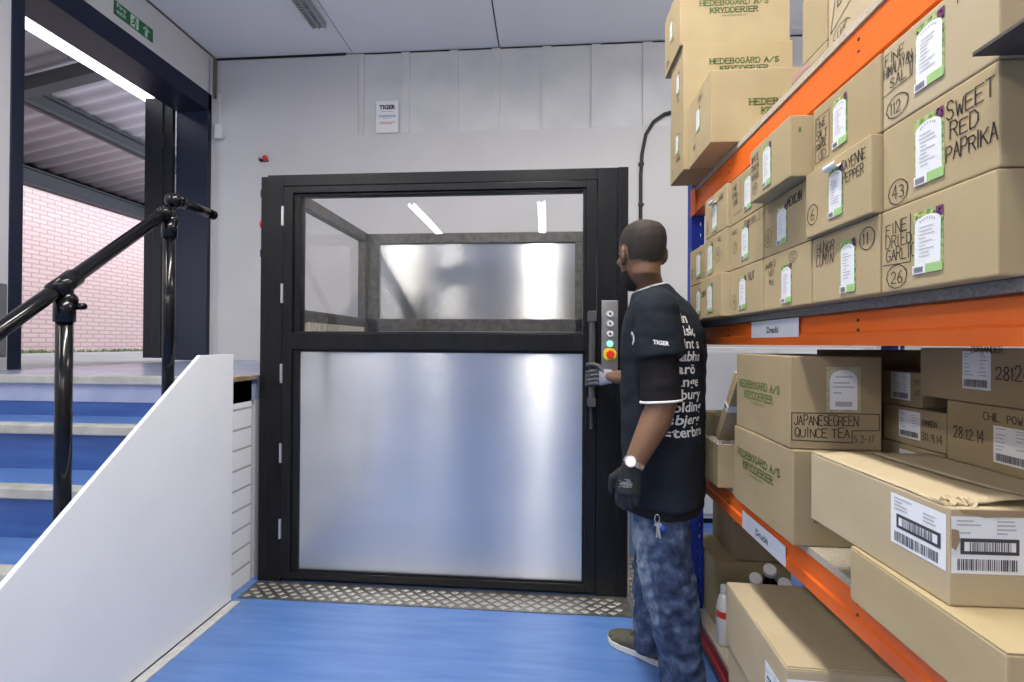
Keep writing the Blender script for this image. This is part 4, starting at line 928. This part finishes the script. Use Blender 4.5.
def ell(c, a, b, n=24, p=2.0):
    c = V(c); out = []
    for j in range(n):
        t = 2*PI*j/n; ct, s_ = math.cos(t), math.sin(t)
        out.append(c+V(a)*(math.copysign(abs(ct)**(2/p), ct))+V(b)*(math.copysign(abs(s_)**(2/p), s_)))
    return out
def limb(mb, pts, rad, seg=16):
    pts = [V(p) for p in pts]
    for a, b, ra, rb in zip(pts, pts[1:], rad, rad[1:]): mb.tube([a, b], [ra, rb], seg)
    for p, r in zip(pts, rad): mb.ball(p, r, seg=12)
def torso_ring(z, cx, cy, a, b, p=2.3): return ell((cx, cy, z), LD*a, FD*b, 28, p)

SHL = V((.366, 1.585, 1.425)); ELL = V((.392, 1.560, 1.095)); WRL = V((.284, 1.535, .885)); 
SHR = V((.515, 1.925, 1.42)); ELR = V((.500, 2.090, 1.14)); WRR = V((.335, 2.235, 1.142))
HIPL = V((.425, 1.705, .86)); KNL = V((.430, 1.685, .50)); ANL = V((.490, 1.672, .09))
HIPR = V((.485, 1.855, .86)); KNR = V((.430, 1.905, .49)); ANR = V((.440, 1.925, .09))
NECK = V((.392, 1.762, 1.50))
# head frame
ya = math.radians(17); HF = V((-math.sin(ya), math.cos(ya), 0)); HL = V((-math.cos(ya), -math.sin(ya), 0)); HU = UP
HO = V((.360, 1.752, 1.512))     # chin level, below ear axis
HS = 1.03
def hpnt(x, y, h): return HO+HL*(x*HS)+HF*(y*HS)+HU*(h*HS)
HEAD = [(.000, .082, .030, .024), (.012, .092, .005, .038), (.035, .096, -.035, .053), (.060, .094, -.062, .061), (.085, .093, -.078, .066), (.115, .095, -.090, .071),
        (.145, .098, -.098, .0745), (.175, .096, -.101, .0755), (.205, .083, -.094, .070), (.226, .060, -.075, .057), (.240, .028, -.042, .034), (.245, .005, -.018, .014)]
body = MB()
body.ring_loft([ell(hpnt(0, (yf+yb)/2, h), HL*(w*HS), HF*((yf-yb)/2*HS), 28, 2.15) for h, yf, yb, w in HEAD])
body.ring_loft([ell(hpnt(0, .100, .132), HL*.009, HF*.008, 12), ell(hpnt(0, .108, .105), HL*.013, HF*.012, 12), ell(hpnt(0, .113, .088), HL*.018, HF*.013, 12), ell(hpnt(0, .102, .078), HL*.012, HF*.008, 12)])
for sx in (-1, 1):
    body.ball(hpnt(sx*.079, -.010, .118), .009, .019, .034, X=HL, Y=HF, Z=HU)
    body.ball(hpnt(sx*.086, -.020, .124), .007, .013, .032, X=HL, Y=HF, Z=HU)
    body.ball(hpnt(sx*.034, .090, .142), .022, .010, .007, X=HL, Y=HF, Z=HU)
    body.ball(hpnt(sx*.045, .072, .105), .02, .02, .018, X=HL, Y=HF, Z=HU)
body.ball(hpnt(0, .096, .056), .024, .010, .007, X=HL, Y=HF, Z=HU); body.ball(hpnt(0, .095, .044), .021, .010, .007, X=HL, Y=HF, Z=HU)
body.ring_loft([ell(NECK+V((.012, .01, -.06)), LD*.056, FD*.052), ell(NECK+V((.006, .003, -.02)), LD*.055, FD*.053), ell(NECK+V((-.004, -.003, .025)), HL*.054, HF*.054), ell(hpnt(0, -.026, .045), HL*.055, HF*.056), ell(hpnt(0, -.02, .09), HL*.056, HF*.06)])
TOR = [(.80, .455, 1.78, .165, .11), (.95, .452, 1.78, .16, .11), (1.10, .45, 1.775, .155, .105), (1.25, .447, 1.77, .175, .115), (1.36, .437, 1.765, .175, .10), (1.43, .425, 1.765, .10, .065), (1.48, .42, 1.765, .05, .05)]
body.ring_loft([torso_ring(*t) for t in TOR])
limb(body, [SHL+V((.01, .02, -.03)), SHL.lerp(ELL, .5), ELL+V((0, 0, .02)), ELL.lerp(WRL, .22), ELL.lerp(WRL, .6), WRL, WRL+(WRL-ELL).normalized()*.006], [.050, .052, .047, .051, .042, .0305, .026])
limb(body, [SHR+V((0, 0, -.03)), SHR.lerp(ELR, .5), ELR, ELR.lerp(WRR, .3), WRR, WRR+(WRR-ELR).normalized()*.03], [.050, .052, .044, .045, .031, .028])
for hp_, kn, an, fv in ((HIPL, KNL, ANL, V((-.10, -.013, -.05))), (HIPR, KNR, ANR, V((-.08, .058, -.05)))):
    limb(body, [hp_, hp_.lerp(kn, .5), kn, kn.lerp(an, .3), an, an+V((0, 0, -.05))], [.085, .07, .055, .055, .04, .038])
    limb(body, [an+V((0, 0, -.05)), an+fv], [.028, .024])
bo = solid(body, 'body', [SKIN], man, .0055, 5)
# hair, beard cut from the head surface
def shell(src, name, m, test, off):
    me = src.data; keep = []
    idx = {}; vs = []; fs = []
    for p in me.polygons:
        q = p.center+BASE-HO; co = (q.dot(HL)/HS, q.dot(HF)/HS, q.dot(HU)/HS)
        if not test(*co): continue
        f = []
        for i in p.vertices:
            if i not in idx:
                v = me.vertices[i]; idx[i] = len(vs); vs.append(v.co+v.normal*off)
            f.append(idx[i])
        fs.append(tuple(f))
    mb = MB(); mb.add(vs, fs); return mb.build(name, m, man, smooth=True, recalc=False)
def hairtest(x, y, h):
    if h < .0 or h > .3 or abs(x) > .078: return False
    if y > .02: return h > .178-.1*max(0, .05-y)+.25*max(0, y-.06) and y < .088 and h > .165
    if y > -.03: return h > .150-(.02-y)*.2
    return h > .082+.03*abs(x)/.05*.4
hr_ = shell(bo, 'hair', HAIR, hairtest, .0028)
shell(bo, 'beard', BEARD, lambda x, y, h: -.006 < h < .085 and y > -.004 and abs(x) < .08 and h < .036+.62*max(0, abs(x)-.018) and (h > .0 or y > .03) or (.085 <= h < .14 and .0 < y < .022 and .05 < abs(x) < .078) or (abs(x) < .03 and .062 < h < .074 and y > .07), .0035)
for sx in (-1, 1):
    e = MB(); e.ball(hpnt(sx*.034, .084, .128)-BASE, .0125, .0125, .0105, X=HL, Y=HF, Z=HU); e.ball(hpnt(sx*.034, .0935, .128)-BASE, .0055, .004, .0055, m=1, X=HL, Y=HF, Z=HU); e.build('eye', [EYEW, EYED], man, smooth=True)
# t-shirt
sh = MB()
SHR_T = [(.722, .453, 1.783, .200, .145), (.80, .453, 1.784, .201, .144), (.95, .451, 1.783, .201, .144), (1.10, .449, 1.778, .203, .146), (1.25, .448, 1.774, .211, .148), (1.34, .446, 1.770, .217, .143), (1.41, .438, 1.767, .205, .122), (1.455, .432, 1.766, .165, .104), (1.490, .412, 1.765, .108, .082)]
RG = [torso_ring(*t, p=2.5) for t in SHR_T]
NC = NECK+V((.003, 0, .012)); TL = .30
def tilt(c, a, b, dz=0): return [p+V((0, 0, dz-TL*(p-V(c)).dot((FD+LD*.25).normalized()))) for p in ell(c, a, b, 28)]
RG.append(tilt(NC, LD*.068, FD*.064)); sh.ring_loft(RG)
sl = V((.382, 1.572, 1.258))
sh.ball(SHL+V((.02, .05, .008)), .072); sh.ball(SHL+V((.006, .0, -.012)), .080); sh.tube([SHL+V((.004, .0, .01)), SHL+V((.004, 0, -.03)), SHL.lerp(sl, .6), sl], [.068, .080, .083, .086], 22)
srr = SHR.lerp(ELR, .62); limb(sh, [SHR+V((-.02, -.05, .01)), SHR+V((0, 0, -.03)), srr], [.07, .078, .074])
so_ = solid(sh, 'tshirt', [SHIRT], man, .007, 6, .0055, .085)
co = MB(); co.ring_loft([tilt(NC, LD*.064, FD*.060, -.01), tilt(NC, LD*.059, FD*.0565, .004)], cap=False)
o = shift(co, BASE).build('inner_collar', WHITECLOTH, man, smooth=True); md = o.modifiers.new('t', 'SOLIDIFY'); md.thickness = .003; md.offset = 0
un = MB(); un.ring_loft([torso_ring(.690, .454, 1.784, .194, .140, 2.5), torso_ring(.74, .454, 1.785, .194, .139, 2.5), torso_ring(.90, .457, 1.783, .185, .138, 2.5)])
solid(un, 'undershirt_hem', [UNDER], man, .007, 4, .004, .06)
us = MB(); e1 = SHL.lerp(ELL, .45); e2 = SHL.lerp(ELL, .98); limb(us, [e1, e1.lerp(e2, .5)+V((0, 0, 0)), e2+V((0, 0, .03))], [.066, .067, .067])
us2 = MB(); us2.tube([e1, e2+V((-.006, 0, .008))], [.064, .067], 24)
solid(us2, 'undersleeve', [UNDER], man, .006, 3, .003, .05)
tm = MB(); ax = (e2-e1).normalized(); tm.tube([e2+V((-.006, 0, .008))-ax*.004, e2+V((-.006, 0, .008))+ax*.004], .0695, 28); shift(tm, BASE).build('sleeve_trim', WHITECLOTH, man, smooth=True)
# jeans
jn = MB()
jn.ring_loft([torso_ring(.97, .456, 1.783, .16, .115), torso_ring(.86, .458, 1.785, .168, .120), torso_ring(.70, .459, 1.785, .170, .122, 2.2)])
def leg(P, r):
    P = [V(p) for p in P]; jn.tube(P, r, 24)
    for p, q in zip(P[:-1], r): jn.ball(p, q*.985)
leg([(.430, 1.720, .80), (.424, 1.700, .66), (.422, 1.692, .60), (.432, 1.685, .50), (.458, 1.680, .375), (.477, 1.676, .24), (.490, 1.672, .125), (.492, 1.672, .055)], [.092, .102, .100, .096, .092, .082, .076, .079])
leg([(.480, 1.850, .80), (.468, 1.880, .60), (.450, 1.900, .44), (.444, 1.912, .28), (.440, 1.925, .11), (.442, 1.928, .05)], [.088, .096, .085, .080, .070, .072])
jo = solid(jn, 'jeans', [DENIM], man, .007, 5, .009, .055)
at_ = jo.data.attributes.new('wear', 'FLOAT', 'POINT')
for i, v in enumerate(jo.data.vertices):
    p = v.co+BASE; w = 0
    fr_ = v.normal.dot(FD)
    if p.z < .75 and p.y < 1.84 and fr_ > .1: w += .34*min(1, (fr_-.1)*1.6)*max(0, 1-abs(p.z-.48)/.34)
    w += .10*noise.noise(p*9)
    if p.z < .05: w += .12
    at_.data[i].value = w
# back pocket
pk = MB()
for sg in (.35,):
    bx = V((.458, 1.785, .80))+LD*.10-FD*.135
# print on the back and sleeves, laid on the cloth
bv = BVHTree.FromObject(so_, bpy.context.evaluated_depsgraph_get())
def cloth_text(name, body_, size, origin, right, up, into, bold=0., align='LEFT', spacing=1.0, eps=.0022, m=WHITECLOTH):
    vs, fs = font_polys(body_, size, bold, align, spacing)
    out = []; ok = []
    for x, y in vs:
        p = V(origin)+right*x+up*y-BASE-into*.5
        hit = bv.ray_cast(p, into, 1.2)
        if hit[0] is None: out.append(p+into*.5); ok.append(False)
        else: out.append(hit[0]-into*eps); ok.append(True)
    mb = MB(); fs = [f for f in fs if all(ok[i] for i in f)]
    mb.add(out, fs); return mb.build(name, m, man, recalc=False)
RT = -LD; IN = FD
for k_, ln in enumerate(('in', 'isk,', 'int s', 'abha', 'arö', 'ange', 'sbury', 'olding', 'sbjerg', 'sterbro')):
    cloth_text('back_print', ln, .048, V((.452, 1.775, 1.375-.0435*k_))-FD*.2-RT*(.180+.0025*k_), RT, UP, IN, .0010)
d2 = V((.25, .97, 0)).normalized(); r2 = V((.97, -.25, 0))
cloth_text('sleeve_print', 'TIGER', .018, V((.345, 1.50, 1.302)), (r2+UP*-.12).normalized(), UP, d2, .0008)
cloth_text('chest_print', 'O', .06, V((.30, 1.60, 1.30)), LD, UP, -FD, .002)
# gloves and hands
def fingers(mb, specs):
    for pts, r0_, r1_ in specs:
        n = len(pts); limb(mb, pts, [r0_+(r1_-r0_)*i/(n-1) for i in range(n)], 10)
hd = (WRL-ELL).normalized()*.35+V((-.02, 0, -.92)); hd.normalize()
KF = (FD*.9-LD*.0); IN_ = -LD
gl = MB(); W0 = WRL-hd*.018
gl.ring_loft([ell(W0-hd*.004, KF*.037, IN_*.035, 16), ell(W0+hd*.012, KF*.038, IN_*.035, 16), ell(W0+hd*.03, KF*.040, IN_*.030, 16), ell(W0+hd*.06, KF*.045, IN_*.024, 16), ell(W0+hd*.092, KF*.046, IN_*.021, 16), ell(W0+hd*.102, KF*.042, IN_*.016, 16)])
specs = []
for i, (q, Lf) in enumerate(((.034, .9), (.012, 1.0), (-.011, .95), (-.033, .78))):
    k = W0+hd*(.094-.004*abs(i-1))+KF*q
    a = k+(hd*.9+IN_*.25).normalized()*(.046*Lf); b_ = a+(hd*.6+IN_*.75).normalized()*(.028*Lf); c_ = b_+(hd*.1+IN_*.95).normalized()*(.02*Lf)
    specs.append(([k, a, b_, c_], .0125, .0098))
t0 = W0+hd*.03+KF*.034; specs.append(([t0, t0+(hd*.6+KF*.75).normalized()*.038, t0+(hd*.6+KF*.75).normalized()*.038+(hd*.95+KF*.1+IN_*.3).normalized()*.030, t0+(hd*.6+KF*.75).normalized()*.038+(hd*.95+KF*.1+IN_*.3).normalized()*.030+(hd*.9+IN_*.5).normalized()*.022], .016, .011))
fingers(gl, specs)
lg = solid(gl, 'left_glove', [GLOVEB], man, .0035, 3); lg['label'] = 'black coated work glove on the hanging hand'
bg = BVHTree.FromObject(lg, bpy.context.evaluated_depsgraph_get())
mk = MB()
for i in range(16):
    a = W0+hd*random.uniform(.045, .075)+KF*random.uniform(-.012, .022)+LD*.2-BASE
    dd = (hd*random.uniform(-.3, .3)+KF).normalized()*random.uniform(.006, .014); wv = hd*random.uniform(.0008, .0016)
    ps = [bg.ray_cast(q, -LD, .5)[0] for q in (a-dd-wv, a+dd-wv, a+dd+wv, a-dd+wv)]
    if all(q is not None for q in ps): mk.add([q+LD*.0016 for q in ps], [(0, 1, 2, 3)])
mk.build('glove_mark', mat('grey_glove_mark', (.22, .22, .23), .7), man, recalc=False)
# right hand closed on the grip of the door handle
gr = MB(); HC = V((.279, 2.268, 1.135)); hx_ = V((-1, 0, 0)); hy_ = V((0, 1, 0))
wr = WRR+V((-.012, .008, 0))
gr.ring_loft([ell(wr, UP*.034, hy_*.026, 16), ell(V((.305, 2.255, 1.140)), UP*.037, hy_*.022, 16), ell(V((.275, 2.268, 1.138)), UP*.042, hy_*.018, 16), ell(V((.262, 2.272, 1.135)), UP*.040, hy_*.015, 16)])
cuff = solid(gr, 'right_glove', [GLOVEG], man, .0035, 3); cuff['label'] = 'grey knitted glove gripping the door handle'
fg = MB(); specs = []
for i, z in enumerate((1.166, 1.145, 1.124, 1.104)):
    k = V((.268, 2.280, z)); bx, by = HBX, HBY; R = .0275
    pts = [k]+[V((bx+R*math.cos(a), by+R*math.sin(a), z-.004*j)) for j, a in enumerate((-1.15, -1.9, -2.7, -3.5))]
    specs.append((pts, .0115, .0095))
specs.append(([V((.285, 2.262, 1.160)), V((.262, 2.276, 1.190)), V((.236, 2.284, 1.198)), V((.208, 2.292, 1.196))], .0135, .0105))
fingers(fg, specs)
rf = solid(fg, 'glove_fingers', [GLOVEC], man, .0035, 3); rf['label'] = 'dark coated fingers of the grey glove'
# watch
wp = WRL-(WRL-ELL).normalized()*.024; wa = (WRL-ELL).normalized()
wtc = MB(); wtc.tube([wp-wa*.009, wp+wa*.009], .0365, 24); o = shift(wtc, BASE).build('watch_strap', WATCH, man, smooth=True, bevel=.001)
dn = (V((-.55, -.85, .1))); dn = (dn-wa*dn.dot(wa)).normalized(); wc_ = MB(); wc_.cyl(wp+dn*.030, wp+dn*.043, .0185, 20); wc_.cyl(wp+dn*.043, wp+dn*.0442, .015, 20, m=1); shift(wc_, BASE).build('watch_case', [WATCH, DIAL], man)
# shoes
def shoe(heel, toe, name='shoe'):
    heel = V(heel); toe = V(toe); d = (toe-heel).normalized(); s = V((-d.y, d.x, 0)); L = (toe-heel).length
    r = empty(name, BASE) if False else None
    up_ = MB(); R = []
    for t, w, h, z in ((0, .022, .02, .05), (.05, .033, .042, .055), (.18, .037, .052, .062), (.36, .038, .046, .058), (.52, .042, .034, .048), (.70, .047, .026, .040), (.86, .043, .020, .034), (.96, .026, .014, .030), (1.0, .010, .008, .028)):
        R.append(ell(heel+d*(L*t)+V((0, 0, z-.004)), s*w, UP*h, 20, 2.4))
    up_.ring_loft(R); o = solid(up_, name, [SHOE], man, .005, 3)
    so2 = MB(); out = []
    for t, w in ((0, .024), (.06, .034), (.2, .037), (.4, .037), (.6, .045), (.75, .049), (.88, .043), (.97, .026), (1.01, .008)): out.append((t, w))
    pts = [heel+d*(L*t)+s*w for t, w in out]+[heel+d*(L*t)-s*w for t, w in reversed(out)]
    so2.prism([V((p.x, p.y, .001)) for p in pts], (0, 0, .024)); shift(so2, BASE).build('shoe_sole', SOLE, man, bevel=.003)
    lc = MB()
    for i in range(5):
        c0 = heel+d*(L*(.42+.06*i))+V((0, 0, .096-.009*i)); lc.tube([c0-s*.024-V((0, 0, .006)), c0+V((0, 0, .003)), c0+s*.024-V((0, 0, .006))], .0035, 8)
    shift(lc, BASE).build('shoe_laces', SHOE, man, smooth=True)
shoe((.488, 1.895, 0), (.285, 2.045, 0)); shoe((.560, 1.690, 0), (.300, 1.640, 0))
# keys clipped at the belt
kb = V((.385, 1.60, .70)); ke = empty('key_bunch', kb); tag(ke, 'steel carabiner with keys and blue tag hanging at the man\'s hip', 'keys')
import itertools
jb = BVHTree.FromObject(jo, bpy.context.evaluated_depsgraph_get())
hit = jb.ray_cast(V((.362, 1.40, .665))-BASE, V((.12, .99, 0)), 1.0)
hp0 = (hit[0]+BASE) if hit[0] is not None else V((.386, 1.60, .665))
ke.location = hp0+V((-.004, -.012, 0)); ke.scale = (.8, .8, .8)
b = MB(); ring = [(0+.010*math.sin(2*PI*i/14), 0, .045+.020*math.cos(2*PI*i/14)) for i in range(15)]; b.tube(ring, .0022, 8); b.build('carabiner', WATCH, ke, smooth=True)
b = MB(); b.box(-.004, .004, -.001, .001, -.035, .025); b.cyl((0, -.0012, .022), (0, .0012, .022), .011, 14); b.box(.004, .008, -.001, .001, -.03, -.022); b.build('key', WATCH, ke)
b = MB(); b.obox((.008, -.003, -.008), (.004, 0, .001), (0, .001, 0), (-.005, 0, .030)); b.cyl((.012, -.0045, .02), (.012, -.002, .02), .010, 14); b.build('key', HINGE, ke)
b = MB(); b.ball((.024, -.004, .008), .011, .006, .013); b.build('blue_tag', KEYBLUE, ke, smooth=True)

# ------------------------------------------------------------------ lights
def fixture(x, y, label, L=2.3, power=130, z=4.0):
    e = empty('twin_tube_light', (x, y, z)); tag(e, label, 'ceiling light', 'twin fluorescent ceiling lights')
    MB().box(-.09, .09, -L/2, L/2, .03, .10).build('housing', FIXT, e, bevel=.004)
    for s in (-1, 1): MB().tube([(s*.05, -L/2+.02, 0), (s*.05, L/2-.02, 0)], .016, 10).build('tube', TUBELIGHT, e, smooth=True)
    b = MB()
    for q in (-L/2+.2, L/2-.2): b.cyl((0, q, .10), (0, q, CZ-z-.001), .012, 8)
    b.build('hanger', FIXT, e)
    ld = bpy.data.lights.new('tube_glow', 'AREA'); ld.shape = 'RECTANGLE'; ld.size = .16; ld.size_y = L; ld.energy = power; ld.color = (1, .95, .88)
    lo = bpy.data.objects.new('tube_glow', ld); COL.objects.link(lo); lo.parent = e; lo.location = (0, 0, -.025)
fixture(-.10, -5.0, 'twin tube ceiling light furthest behind the aisle', 2.3, 110); fixture(-2.62, -5.0, 'twin tube ceiling light behind, near the left wall', 2.3, 110)
fixture(-.10, .7, 'twin tube ceiling light above the aisle by the rack', 2.3, 225); fixture(-2.62, -.6, 'twin tube ceiling light above the stairs', 2.3, 70)
fixture(2.45, -3.6, 'added twin tube fill light behind the camera, on the rack side', 2.3, 80)  # fill lamp added to brighten the stair board and ceiling
fixture(1.9, 2.6, 'twin tube ceiling light beyond the rack', 1.8, 12)
w = bpy.data.worlds.new('overcast_sky'); SC.world = w; w.use_nodes = True
bg_ = w.node_tree.nodes['Background']; bg_.inputs[0].default_value = (.76, .86, 1.0, 1); bg_.inputs[1].default_value = 6.2
sn = bpy.data.lights.new('sun', 'SUN'); sn.energy = 1.5; sn.angle = .3; sn.color = (1, .96, .9)
so3 = bpy.data.objects.new('sun', sn); COL.objects.link(so3); so3.rotation_euler = V((-.55, .25, -.8)).normalized().to_track_quat('-Z', 'Y').to_euler()
